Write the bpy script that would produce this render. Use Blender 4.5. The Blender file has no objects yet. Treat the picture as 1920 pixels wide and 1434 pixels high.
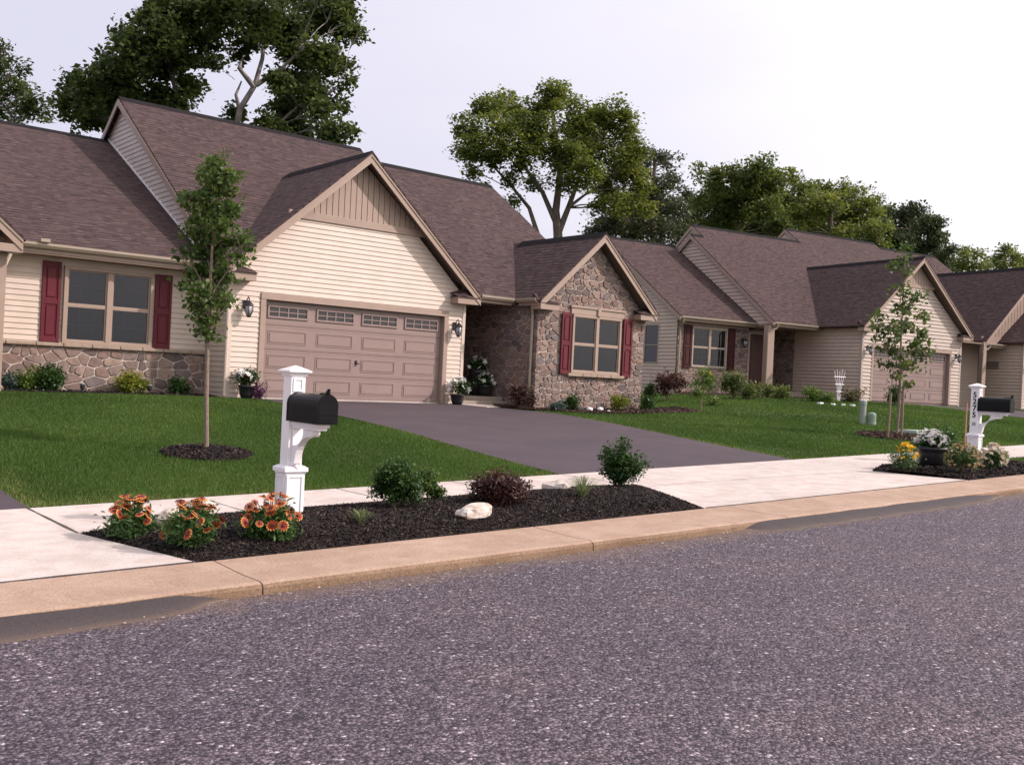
import bpy, math, random
import numpy as np
from mathutils import Vector, Matrix
random.seed(7); RNG = np.random.default_rng(11)
SC = bpy.context.scene; COL = SC.collection
R = math.radians
# ------------------------------------------------------------------ camera frame (eye at the origin, metres, X along the street, Y away from it)
FPX = 1880.0
YAW, PIT, ROL = R(39.9), R(-0.12), R(2.79)
_f = Vector((math.sin(YAW)*math.cos(PIT), math.cos(YAW)*math.cos(PIT), math.sin(PIT)))
_r = Vector((math.cos(YAW), -math.sin(YAW), 0)); _u = _r.cross(_f)
_r2 = _r*math.cos(ROL)+_u*math.sin(ROL); _u2 = -_r*math.sin(ROL)+_u*math.cos(ROL)
CAMM = Matrix((_r2, _u2, -_f)).transposed()
def ray(u, v): return CAMM @ Vector(((u-960)/FPX, -(v-717)/FPX, -1.0))
def atD(u, v, D): return ray(u, v)*D                    # point seen there at axial depth D
def atY(u, v, Y): d = ray(u, v); return d*(Y/d.y)
def S(x): return -1.5+.024*max(-40, min(x, 70))          # the street climbs gently to the right
def lawnz(x, y):
    t = min(max((y-10.2)/9.8, 0), 1)
    q = min(max((x-18)/14, 0), 1); q = q*q*(3-2*q)
    g = -.68+.50*q
    if x > 70: g = S(x)+.1
    return S(x)+(g-S(x))*t
def onG(u, v, fz=lawnz):
    d = ray(u, v); k = 4.0
    while k < 90:
        p = d*k
        if p.z <= fz(p.x, p.y): return p
        k += .01
    return p
def onS(u, v, dz=0.0):
    d = ray(u, v); return d*((-1.5+dz)/(d.z-.024*d.x))
def depth(p): return p.dot(_f)

# ------------------------------------------------------------------ materials
def new_mat(name):
    m = bpy.data.materials.new(name); m.use_nodes = True
    nt = m.node_tree; b = nt.nodes['Principled BSDF']
    return m, nt, b
def N(nt, t, **kw):
    n = nt.nodes.new(t)
    for k, v in kw.items():
        if k in n.inputs: n.inputs[k].default_value = v
        else: setattr(n, k, v)
    return n
def L(nt, a, b): nt.links.new(a, b)
def ramp(nt, fac, stops, interp='LINEAR'):
    r = nt.nodes.new('ShaderNodeValToRGB'); cr = r.color_ramp; cr.interpolation = interp
    while len(cr.elements) < len(stops): cr.elements.new(.5)
    for e, (p, c) in zip(cr.elements, stops): e.position = p; e.color = (*c[:3], 1)
    L(nt, fac, r.inputs[0]); return r
def coords(nt, kind='Object', scale=None):
    t = nt.nodes.new('ShaderNodeTexCoord'); o = t.outputs[kind]
    if scale:
        m = N(nt, 'ShaderNodeMapping'); m.inputs['Scale'].default_value = scale; L(nt, o, m.inputs[0]); o = m.outputs[0]
    return o
def mixc(nt, fac, a, b, mode='MIX'):
    n = nt.nodes.new('ShaderNodeMix'); n.data_type = 'RGBA'; n.blend_type = mode
    for i, x in ((0, fac), (6, a), (7, b)):
        if hasattr(x, 'links') or hasattr(x, 'is_linked'): L(nt, x, n.inputs[i])
        elif i == 0: n.inputs[0].default_value = x
        else: n.inputs[i].default_value = (*x[:3], 1)
    return n.outputs[2]
def simple(name, c1, c2=None, scale=6, rough=.6, bump=0, bscale=None, spec=.5, metal=0, sc=None, detail=4):
    m, nt, b = new_mat(name); b.inputs['Roughness'].default_value = rough
    b.inputs['Metallic'].default_value = metal; b.inputs['Specular IOR Level'].default_value = spec
    co = coords(nt, 'Object', sc)
    if c2:
        n = N(nt, 'ShaderNodeTexNoise', Scale=scale, Detail=detail); L(nt, co, n.inputs['Vector'])
        r = ramp(nt, n.outputs['Fac'], [(.3, c1), (.7, c2)]); L(nt, r.outputs[0], b.inputs['Base Color'])
    else: b.inputs['Base Color'].default_value = (*c1, 1)
    if bump:
        n = N(nt, 'ShaderNodeTexNoise', Scale=bscale or scale*6, Detail=5); L(nt, co, n.inputs['Vector'])
        bp = N(nt, 'ShaderNodeBump', Strength=bump, Distance=.01); L(nt, n.outputs['Fac'], bp.inputs['Height']); L(nt, bp.outputs[0], b.inputs['Normal'])
    return m
M = {}
def leafmat(name, stops, trans=.3, rough=.5):
    m, nt, b = new_mat(name)
    a = N(nt, 'ShaderNodeAttribute', attribute_name='tint')
    r = ramp(nt, a.outputs['Fac'], stops)
    L(nt, r.outputs[0], b.inputs['Base Color']); b.inputs['Roughness'].default_value = rough
    b.inputs['Specular IOR Level'].default_value = .3
    t = N(nt, 'ShaderNodeBsdfTranslucent'); hs = N(nt, 'ShaderNodeHueSaturation', Hue=.49, Saturation=1.1, Value=1.3); L(nt, r.outputs[0], hs.inputs['Color']); L(nt, hs.outputs[0], t.inputs[0])
    mx = N(nt, 'ShaderNodeMixShader'); mx.inputs[0].default_value = trans
    L(nt, b.outputs[0], mx.inputs[1]); L(nt, t.outputs[0], mx.inputs[2])
    L(nt, mx.outputs[0], nt.nodes['Material Output'].inputs[0]); return m
def tintmat(name, stops, rough=.7, interp='LINEAR', noise=0, nscale=30, bump=0):
    m, nt, b = new_mat(name)
    a = N(nt, 'ShaderNodeAttribute', attribute_name='tint')
    r = ramp(nt, a.outputs['Fac'], stops, interp); c = r.outputs[0]
    co = coords(nt)
    n = N(nt, 'ShaderNodeTexNoise', Scale=nscale, Detail=6); L(nt, co, n.inputs['Vector'])
    if noise:
        g = ramp(nt, n.outputs['Fac'], [(.25, (1-noise,)*3), (.75, (1+noise*.6,)*3)]); c = mixc(nt, 1.0, c, g.outputs[0], 'MULTIPLY')
    L(nt, c, b.inputs['Base Color']); b.inputs['Roughness'].default_value = rough
    if bump:
        bp = N(nt, 'ShaderNodeBump', Strength=bump, Distance=.01); L(nt, n.outputs['Fac'], bp.inputs['Height']); L(nt, bp.outputs[0], b.inputs['Normal'])
    return m

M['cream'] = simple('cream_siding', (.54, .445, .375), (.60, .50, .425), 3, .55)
M['beige'] = simple('beige_siding', (.47, .375, .315), (.51, .41, .345), 3, .55)
M['tan'] = simple('tan_trim', (.31, .225, .18), (.34, .25, .20), 4, .55)
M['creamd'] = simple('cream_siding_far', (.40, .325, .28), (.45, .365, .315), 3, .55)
M['greysid'] = simple('light_beige_siding', (.52, .45, .41), (.57, .50, .45), 3, .55)
M['sill'] = simple('cast_stone_sill', (.27, .20, .155), (.36, .28, .22), 9, .85, bump=.3, bscale=60)
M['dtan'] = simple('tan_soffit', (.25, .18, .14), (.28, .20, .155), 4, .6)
M['door'] = simple('garage_door_paint', (.245, .175, .16), (.27, .195, .175), 2, .45, bump=.06, bscale=60)
M['gutter'] = simple('tan_gutter_metal', (.33, .27, .21), None, rough=.4)
M['shut'] = simple('burgundy_paint', (.10, .009, .018), (.115, .012, .022), 5, .5, spec=.3)
M['shutd'] = simple('shaded_red_paint', (.05, .012, .015), (.06, .016, .019), 5, .6, spec=.2)  # shutter red with the eave shade darkened into the colour
M['white'] = simple('white_vinyl', (.80, .78, .80), (.84, .82, .84), 4, .35)
M['black'] = simple('black_enamel', (.006, .006, .007), (.009, .009, .010), 9, .36, bump=.03, bscale=60, spec=.14)
M['iron'] = simple('dark_iron', (.02, .02, .024), None, rough=.4)
M['ridge'] = simple('ridge_vent_black', (.014, .012, .014), (.022, .019, .021), 8, .9, spec=.1)
M['trunk'] = simple('tree_bark', (.10, .075, .065), (.19, .15, .125), 9, .9, bump=.5, bscale=30, sc=(1, 1, .3))
M['pale_bark'] = simple('pale_bark', (.12, .105, .10), (.33, .29, .27), 2.2, .85, bump=.3, bscale=12)
M['young_bark'] = simple('young_bark', (.15, .11, .085), (.24, .18, .14), 25, .85, bump=.4, bscale=60)
M['mortar'] = simple('mortar', (.42, .355, .32), (.52, .44, .395), 14, .95, bump=.4, bscale=90)
M['rock'] = simple('pale_limestone', (.36, .28, .22), (.68, .62, .57), 9, .85, bump=.7, bscale=25)
M['mulchbase'] = simple('black_mulch', (.012, .008, .008), (.035, .022, .021), 30, .95, bump=1.0, bscale=60)
M['mulchbrown'] = simple('brown_mulch', (.04, .02, .015), (.12, .06, .045), 26, .95, bump=1.0, bscale=50)
M['pot'] = simple('dark_pot', (.015, .014, .018), (.025, .022, .028), 9, .4)
M['wood'] = simple('weathered_wood', (.16, .11, .08), (.25, .18, .13), 12, .85, sc=(6, 6, .6))
M['redwood'] = simple('reddish_wood', (.22, .10, .06), (.30, .15, .09), 12, .8, sc=(6, 6, .6))
M['ped'] = simple('grey_green_plastic', (.24, .27, .25), (.28, .31, .28), 4, .5)
M['ped2'] = simple('green_plastic', (.18, .25, .19), (.21, .28, .21), 4, .5)
M['slab'] = simple('pale_green_lid', (.28, .33, .27), (.34, .38, .31), 5, .7)
M['frontdoor'] = simple('dark_door', (.05, .018, .016), (.06, .022, .02), 4, .4)
M['munt'] = simple('grey_grille', (.12, .11, .11), None, rough=.5)
def blind_mat():
    m, nt, b = new_mat('window_blind')
    w = N(nt, 'ShaderNodeTexWave', wave_type='BANDS', bands_direction='Z', Scale=6.3, Distortion=.0); L(nt, coords(nt), w.inputs['Vector'])
    n = N(nt, 'ShaderNodeTexNoise', Scale=1.3); L(nt, coords(nt), n.inputs['Vector'])
    r = ramp(nt, w.outputs['Fac'], [(0, (.06, .06, .068)), (1, (.12, .12, .132))]); 
    g = ramp(nt, n.outputs['Fac'], [(.3, (.7, .7, .7)), (.7, (1.1, 1.1, 1.1))])
    L(nt, mixc(nt, 1.0, r.outputs[0], g.outputs[0], 'MULTIPLY'), b.inputs['Base Color']); b.inputs['Roughness'].default_value = .8
    return m
M['pane_backing'] = blind_mat()
M['dark'] = simple('dark_interior', (.012, .012, .014), None, rough=.9)
def glass_mat():
    m, nt, b = new_mat('window_glass'); nt.nodes.remove(b)
    t = N(nt, 'ShaderNodeBsdfTransparent'); t.inputs[0].default_value = (.55, .57, .6, 1)
    g = N(nt, 'ShaderNodeBsdfGlossy', Roughness=.02); g.inputs[0].default_value = (.9, .92, 1, 1)
    f = N(nt, 'ShaderNodeFresnel', IOR=1.5)
    n = N(nt, 'ShaderNodeTexNoise', Scale=1.2); L(nt, coords(nt), n.inputs['Vector'])
    bp = N(nt, 'ShaderNodeBump', Strength=.08, Distance=.02); L(nt, n.outputs['Fac'], bp.inputs['Height']); L(nt, bp.outputs[0], g.inputs['Normal'])
    x = N(nt, 'ShaderNodeMixShader'); L(nt, f.outputs[0], x.inputs[0]); L(nt, t.outputs[0], x.inputs[1]); L(nt, g.outputs[0], x.inputs[2])
    L(nt, x.outputs[0], nt.nodes['Material Output'].inputs[0]); return m
M['glass'] = glass_mat()
def roof_mat():
    m, nt, b = new_mat('brown_shingles'); uv = coords(nt, 'UV')
    # laminated shingles: 14 cm courses, tabs of uneven width
    n0 = N(nt, 'ShaderNodeTexNoise', Scale=3.0, Detail=2); L(nt, uv, n0.inputs['Vector'])
    def brick(w, h, off, sc, seed):
        mp = N(nt, 'ShaderNodeMapping'); mp.inputs['Location'].default_value = (seed, 0, 0); L(nt, uv, mp.inputs[0])
        k = N(nt, 'ShaderNodeTexBrick', Scale=1.0); k.offset = off; k.offset_frequency = 2; k.squash = sc; k.squash_frequency = 3
        k.inputs['Brick Width'].default_value = w; k.inputs['Row Height'].default_value = h; k.inputs['Mortar Size'].default_value = .0
        k.inputs['Color1'].default_value = (0, 0, 0, 1); k.inputs['Color2'].default_value = (1, 1, 1, 1); k.inputs['Bias'].default_value = 0
        L(nt, mp.outputs[0], k.inputs['Vector']); return k
    a = brick(.25, .14, .37, .7, 0.0); c = brick(.13, .14, .61, 1.4, .55)
    mx = mixc(nt, .5, a.outputs[0], c.outputs[0])
    cr = ramp(nt, mx, [(.0, (.042, .027, .028)), (.35, (.068, .044, .044)), (.65, (.084, .055, .053)), (1, (.122, .083, .076))])
    # dark granule bands, the shingles' own shadow lines
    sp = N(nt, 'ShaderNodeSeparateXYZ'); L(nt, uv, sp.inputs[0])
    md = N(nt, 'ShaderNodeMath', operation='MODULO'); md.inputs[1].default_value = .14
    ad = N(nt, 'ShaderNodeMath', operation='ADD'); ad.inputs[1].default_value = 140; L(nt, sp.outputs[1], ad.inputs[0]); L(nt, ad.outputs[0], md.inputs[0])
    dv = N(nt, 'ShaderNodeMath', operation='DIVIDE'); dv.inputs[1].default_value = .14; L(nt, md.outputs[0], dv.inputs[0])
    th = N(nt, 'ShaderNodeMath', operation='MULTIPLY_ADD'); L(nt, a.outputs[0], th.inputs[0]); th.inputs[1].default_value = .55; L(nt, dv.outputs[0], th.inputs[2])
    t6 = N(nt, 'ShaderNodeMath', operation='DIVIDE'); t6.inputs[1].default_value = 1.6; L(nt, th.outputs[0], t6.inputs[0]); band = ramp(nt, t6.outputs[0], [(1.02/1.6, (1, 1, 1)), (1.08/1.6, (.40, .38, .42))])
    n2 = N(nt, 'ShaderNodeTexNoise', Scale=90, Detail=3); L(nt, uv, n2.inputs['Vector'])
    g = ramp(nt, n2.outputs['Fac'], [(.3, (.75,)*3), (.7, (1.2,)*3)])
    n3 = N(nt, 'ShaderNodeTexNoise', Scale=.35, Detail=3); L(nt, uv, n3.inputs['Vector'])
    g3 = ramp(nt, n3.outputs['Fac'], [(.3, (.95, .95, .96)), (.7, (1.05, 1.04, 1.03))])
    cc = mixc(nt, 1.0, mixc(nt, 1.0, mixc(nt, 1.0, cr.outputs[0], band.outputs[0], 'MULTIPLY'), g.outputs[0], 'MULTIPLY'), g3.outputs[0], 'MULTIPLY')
    L(nt, cc, b.inputs['Base Color']); b.inputs['Roughness'].default_value = .93; b.inputs['Specular IOR Level'].default_value = .2
    # height: tabs stand proud, saw-tooth per course
    h1 = N(nt, 'ShaderNodeMath', operation='MULTIPLY'); h1.inputs[1].default_value = -.7; L(nt, dv.outputs[0], h1.inputs[0])
    h2 = N(nt, 'ShaderNodeMath', operation='MULTIPLY_ADD'); L(nt, mx, h2.inputs[0]); h2.inputs[1].default_value = 1.3; L(nt, h1.outputs[0], h2.inputs[2])
    h3 = N(nt, 'ShaderNodeMath', operation='MULTIPLY_ADD'); L(nt, n2.outputs['Fac'], h3.inputs[0]); h3.inputs[1].default_value = .25; L(nt, h2.outputs[0], h3.inputs[2])
    bp = N(nt, 'ShaderNodeBump', Strength=.9, Distance=.014); L(nt, h3.outputs[0], bp.inputs['Height']); L(nt, bp.outputs[0], b.inputs['Normal'])
    return m
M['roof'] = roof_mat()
M['stone'] = tintmat('field_stone', [(0, (.115, .088, .085)), (.2, (.17, .12, .105)), (.4, (.235, .152, .125)), (.6, (.20, .148, .13)), (.8, (.29, .205, .165)), (1, (.15, .122, .122))], .85, noise=.35, nscale=11, bump=.8)
def concrete(name, c1, c2, speck=.25):
    m, nt, b = new_mat(name); co = coords(nt)
    n = N(nt, 'ShaderNodeTexNoise', Scale=.9, Detail=6, Roughness=.65); L(nt, co, n.inputs['Vector'])
    r = ramp(nt, n.outputs['Fac'], [(.3, c1), (.7, c2)])
    n2 = N(nt, 'ShaderNodeTexNoise', Scale=70, Detail=4); L(nt, co, n2.inputs['Vector'])
    g = ramp(nt, n2.outputs['Fac'], [(.3, (1-speck,)*3), (.65, (1.06,)*3)])
    n3 = N(nt, 'ShaderNodeTexNoise', Scale=4, Detail=6, Distortion=.6); L(nt, co, n3.inputs['Vector'])
    g3 = ramp(nt, n3.outputs['Fac'], [(.35, (.90, .87, .85)), (.6, (1.03, 1.03, 1.03))])
    L(nt, mixc(nt, 1.0, mixc(nt, 1.0, r.outputs[0], g.outputs[0], 'MULTIPLY'), g3.outputs[0], 'MULTIPLY'), b.inputs['Base Color'])
    b.inputs['Roughness'].default_value = .9; b.inputs['Specular IOR Level'].default_value = .2
    bp = N(nt, 'ShaderNodeBump', Strength=.35, Distance=.004); L(nt, n2.outputs['Fac'], bp.inputs['Height']); L(nt, bp.outputs[0], b.inputs['Normal']); return m
M['walk'] = concrete('pale_concrete', (.51, .445, .415), (.61, .54, .505), .17)
M['curb'] = concrete('tan_curb_concrete', (.37, .26, .195), (.46, .335, .26), .3)
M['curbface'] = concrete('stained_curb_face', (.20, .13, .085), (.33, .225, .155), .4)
M['porch'] = concrete('porch_concrete', (.30, .25, .21), (.36, .30, .25), .2)
def road_mat():
    m, nt, b = new_mat('chip_seal_road'); co = coords(nt)
    nd = N(nt, 'ShaderNodeTexNoise', Scale=45, Detail=2); L(nt, co, nd.inputs['Vector'])
    mv = N(nt, 'ShaderNodeVectorMath', operation='MULTIPLY_ADD'); L(nt, nd.outputs['Color'], mv.inputs[0]); mv.inputs[1].default_value = (.012,)*3; L(nt, co, mv.inputs[2])
    v = N(nt, 'ShaderNodeTexVoronoi', Scale=52); v.voronoi_dimensions = '2D'; L(nt, mv.outputs[0], v.inputs['Vector'])
    v2 = N(nt, 'ShaderNodeTexVoronoi', Scale=100); v2.voronoi_dimensions = '2D'; L(nt, mv.outputs[0], v2.inputs['Vector'])
    s = N(nt, 'ShaderNodeSeparateColor'); L(nt, v.outputs['Color'], s.inputs[0])
    s2 = N(nt, 'ShaderNodeSeparateColor'); L(nt, v2.outputs['Color'], s2.inputs[0])
    c1 = ramp(nt, s.outputs[0], [(0, (.036, .029, .038)), (.3, (.080, .066, .080)), (.6, (.140, .117, .133)), (.85, (.220, .188, .202)), (.96, (.29, .255, .265)), (.988, (.56, .52, .51))])
    c2 = ramp(nt, s2.outputs[0], [(0, (.036, .029, .038)), (.5, (.105, .087, .102)), (.85, (.19, .161, .173)), (.975, (.31, .275, .275))])
    sel = ramp(nt, s.outputs[1], [(.45, (0, 0, 0)), (.5, (1, 1, 1))])
    c = mixc(nt, sel.outputs[0], c1.outputs[0], c2.outputs[0])
    # gaps between chips stay dark
    gp = ramp(nt, v.outputs['Distance'], [(.28, (1, 1, 1)), (.62, (.45, .43, .46))])
    c = mixc(nt, 1.0, c, gp.outputs[0], 'MULTIPLY')
    n = N(nt, 'ShaderNodeTexNoise', Scale=.8, Detail=5, Roughness=.6); L(nt, co, n.inputs['Vector'])
    g = ramp(nt, n.outputs['Fac'], [(.3, (.86, .83, .95)), (.5, (1.0, .95, 1.03)), (.7, (1.13, 1.02, 1.06))]); c = mixc(nt, 1.0, c, g.outputs[0], 'MULTIPLY')
    # sandy dirt washed along the gutter
    sp = N(nt, 'ShaderNodeSeparateXYZ'); L(nt, co, sp.inputs[0]); n5 = N(nt, 'ShaderNodeTexNoise', Scale=3.2, Detail=6); L(nt, co, n5.inputs['Vector'])
    dd = N(nt, 'ShaderNodeMath', operation='MULTIPLY_ADD'); L(nt, n5.outputs['Fac'], dd.inputs[0]); dd.inputs[1].default_value = .5; L(nt, sp.outputs[1], dd.inputs[2])
    dr = ramp(nt, dd.outputs[0], [(0, (0, 0, 0)), (1, (1, 1, 1))]); mr = N(nt, 'ShaderNodeMapRange'); L(nt, dd.outputs[0], mr.inputs[0]); mr.inputs[1].default_value = 6.05; mr.inputs[2].default_value = 6.50; mr.inputs[3].default_value = 0; mr.inputs[4].default_value = .75
    c = mixc(nt, mr.outputs[0], c, (.19, .125, .085))
    L(nt, c, b.inputs['Base Color']); b.inputs['Roughness'].default_value = .8; b.inputs['Specular IOR Level'].default_value = .35
    ad = N(nt, 'ShaderNodeMath', operation='MULTIPLY_ADD'); L(nt, v2.outputs['Distance'], ad.inputs[0]); ad.inputs[1].default_value = .5; L(nt, v.outputs['Distance'], ad.inputs[2])
    iv = N(nt, 'ShaderNodeMath', operation='MULTIPLY'); L(nt, ad.outputs[0], iv.inputs[0]); iv.inputs[1].default_value = -1
    bp = N(nt, 'ShaderNodeBump', Strength=1.0, Distance=.009); L(nt, iv.outputs[0], bp.inputs['Height']); L(nt, bp.outputs[0], b.inputs['Normal']); return m
M['road'] = road_mat()
def asphalt(name, c1, c2, sc=140):
    m, nt, b = new_mat(name); co = coords(nt)
    n = N(nt, 'ShaderNodeTexNoise', Scale=sc, Detail=4, Roughness=.7); L(nt, co, n.inputs['Vector'])
    r = ramp(nt, n.outputs['Fac'], [(.3, c1), (.7, c2)])
    n3 = N(nt, 'ShaderNodeTexNoise', Scale=1.1, Detail=6); L(nt, co, n3.inputs['Vector'])
    g = ramp(nt, n3.outputs['Fac'], [(.3, (.86, .86, .88)), (.7, (1.12, 1.1, 1.1))])
    L(nt, mixc(nt, 1.0, r.outputs[0], g.outputs[0], 'MULTIPLY'), b.inputs['Base Color']); b.inputs['Roughness'].default_value = .85; b.inputs['Specular IOR Level'].default_value = .3
    bp = N(nt, 'ShaderNodeBump', Strength=.6, Distance=.004); L(nt, n.outputs['Fac'], bp.inputs['Height']); L(nt, bp.outputs[0], b.inputs['Normal']); return m
M['drive'] = asphalt('driveway_asphalt', (.046, .035, .042), (.092, .072, .083))
M['patch'] = tintmat('gutter_asphalt', [(0, (.045, .034, .036)), (.45, (.062, .046, .045)), (.8, (.13, .088, .066)), (1, (.19, .13, .095))], .85, noise=.3, nscale=60, bump=.4)
M['joint'] = simple('joint_dark', (.06, .05, .05), None, rough=.9)
def lawn_mat():
    m, nt, b = new_mat('lawn_soil_and_grass'); co = coords(nt)
    n = N(nt, 'ShaderNodeTexNoise', Scale=1.0, Detail=8, Roughness=.7); L(nt, co, n.inputs['Vector'])
    r = ramp(nt, n.outputs['Fac'], [(.3, (.030, .058, .012)), (.5, (.05, .088, .018)), (.7, (.07, .115, .026))])
    n2 = N(nt, 'ShaderNodeTexNoise', Scale=60, Detail=3); L(nt, co, n2.inputs['Vector'])
    g = ramp(nt, n2.outputs['Fac'], [(.3, (.6,)*3), (.7, (1.3,)*3)])
    L(nt, mixc(nt, 1.0, r.outputs[0], g.outputs[0], 'MULTIPLY'), b.inputs['Base Color']); b.inputs['Roughness'].default_value = .95
    bp = N(nt, 'ShaderNodeBump', Strength=1, Distance=.03); L(nt, n2.outputs['Fac'], bp.inputs['Height']); L(nt, bp.outputs[0], b.inputs['Normal']); return m
M['lawn'] = lawn_mat()
M['grass'] = leafmat('grass_blades', [(0, (.034, .070, .012)), (.35, (.055, .109, .018)), (.65, (.083, .148, .027)), (.9, (.135, .19, .045)), (1, (.26, .22, .10))], .3, .6)
G = leafmat
M['lf_syc'] = G('sycamore_leaves', [(0, (.026, .040, .018)), (.5, (.062, .090, .028)), (1, (.13, .165, .045))], .38)
M['lf_light'] = G('light_leaves', [(0, (.06, .083, .025)), (.5, (.13, .165, .042)), (1, (.22, .245, .062))], .42)
M['lf_dark'] = G('dark_leaves', [(0, (.035, .045, .028)), (.5, (.07, .085, .045)), (1, (.12, .13, .075))], .3)
M['lf_mid'] = G('mid_leaves', [(0, (.04, .068, .023)), (.5, (.092, .125, .035)), (1, (.16, .195, .052))], .4)
M['lf_young'] = G('pear_leaves', [(0, (.035, .065, .018)), (.5, (.075, .125, .03)), (.85, (.135, .175, .05)), (1, (.20, .16, .09))], .4, .45)
M['lf_maple'] = G('maple_leaves', [(0, (.04, .075, .02)), (.5, (.085, .13, .035)), (1, (.17, .20, .07))], .35, .4)
M['lf_box'] = G('boxwood_leaves', [(0, (.014, .038, .010)), (.5, (.028, .068, .014)), (1, (.055, .11, .022))], .2, .45)
M['lf_light2'] = G('light_box_leaves', [(0, (.03, .06, .012)), (.5, (.06, .115, .02)), (1, (.11, .17, .04))], .3)
M['lf_lime2'] = G('bright_green_leaves', [(0, (.04, .08, .015)), (.5, (.085, .15, .025)), (1, (.16, .22, .05))], .3)
M['lf_mid2'] = G('brownish_leaves', [(0, (.045, .05, .02)), (.5, (.09, .085, .035)), (1, (.15, .13, .06))], .2)
M['lf_dark2'] = G('drooping_leaves', [(0, (.028, .042, .018)), (.5, (.058, .08, .034)), (1, (.10, .125, .055))], .3)
M['stickr'] = simple('red_label', (.35, .05, .04), None, rough=.5)
M['lf_lime'] = G('lime_leaves', [(0, (.06, .09, .015)), (.5, (.13, .17, .02)), (1, (.25, .24, .04))], .3)
M['lf_burg'] = G('burgundy_leaves', [(0, (.022, .010, .010)), (.5, (.055, .022, .02)), (1, (.10, .045, .03))], .15, .5)
M['lf_blue'] = G('blue_spruce_needles', [(0, (.03, .055, .045)), (.5, (.06, .10, .085)), (1, (.11, .16, .14))], .1)
M['lf_purp'] = G('purple_petals', [(0, (.05, .015, .045)), (1, (.16, .06, .13))], .2)
M['lf_white'] = G('white_petals', [(0, (.62, .60, .58)), (1, (.85, .83, .82))], .2)
M['lf_cream'] = G('cream_petals', [(0, (.50, .42, .32)), (1, (.78, .70, .58))], .2)
M['lf_brown'] = G('faded_mum_petals', [(0, (.16, .09, .04)), (.6, (.42, .30, .15)), (1, (.68, .54, .32))], .2)
M['lf_yell'] = G('yellow_petals', [(0, (.65, .32, .02)), (1, (.85, .58, .04))], .25)
M['gail'] = tintmat('blanket_flower_petals', [(0, (.05, .012, .010)), (.3, (.20, .020, .014)), (.66, (.42, .07, .02)), (.85, (.72, .32, .06)), (1, (.80, .50, .13))], .6)
M['lf_gail'] = G('blanket_flower_leaves', [(0, (.03, .07, .02)), (.5, (.06, .12, .035)), (1, (.10, .17, .05))], .25)
M['blade'] = G('ornamental_grass', [(0, (.06, .10, .03)), (.5, (.13, .18, .06)), (1, (.34, .34, .20))], .3)
M['chip'] = tintmat('mulch_chips', [(0, (.009, .005, .005)), (.6, (.024, .014, .013)), (.93, (.050, .030, .025)), (1, (.15, .10, .075))], .9)
M['chipbrown'] = tintmat('brown_mulch_chips', [(0, (.02, .011, .01)), (.6, (.065, .034, .026)), (1, (.19, .11, .08))], .9)

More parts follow.
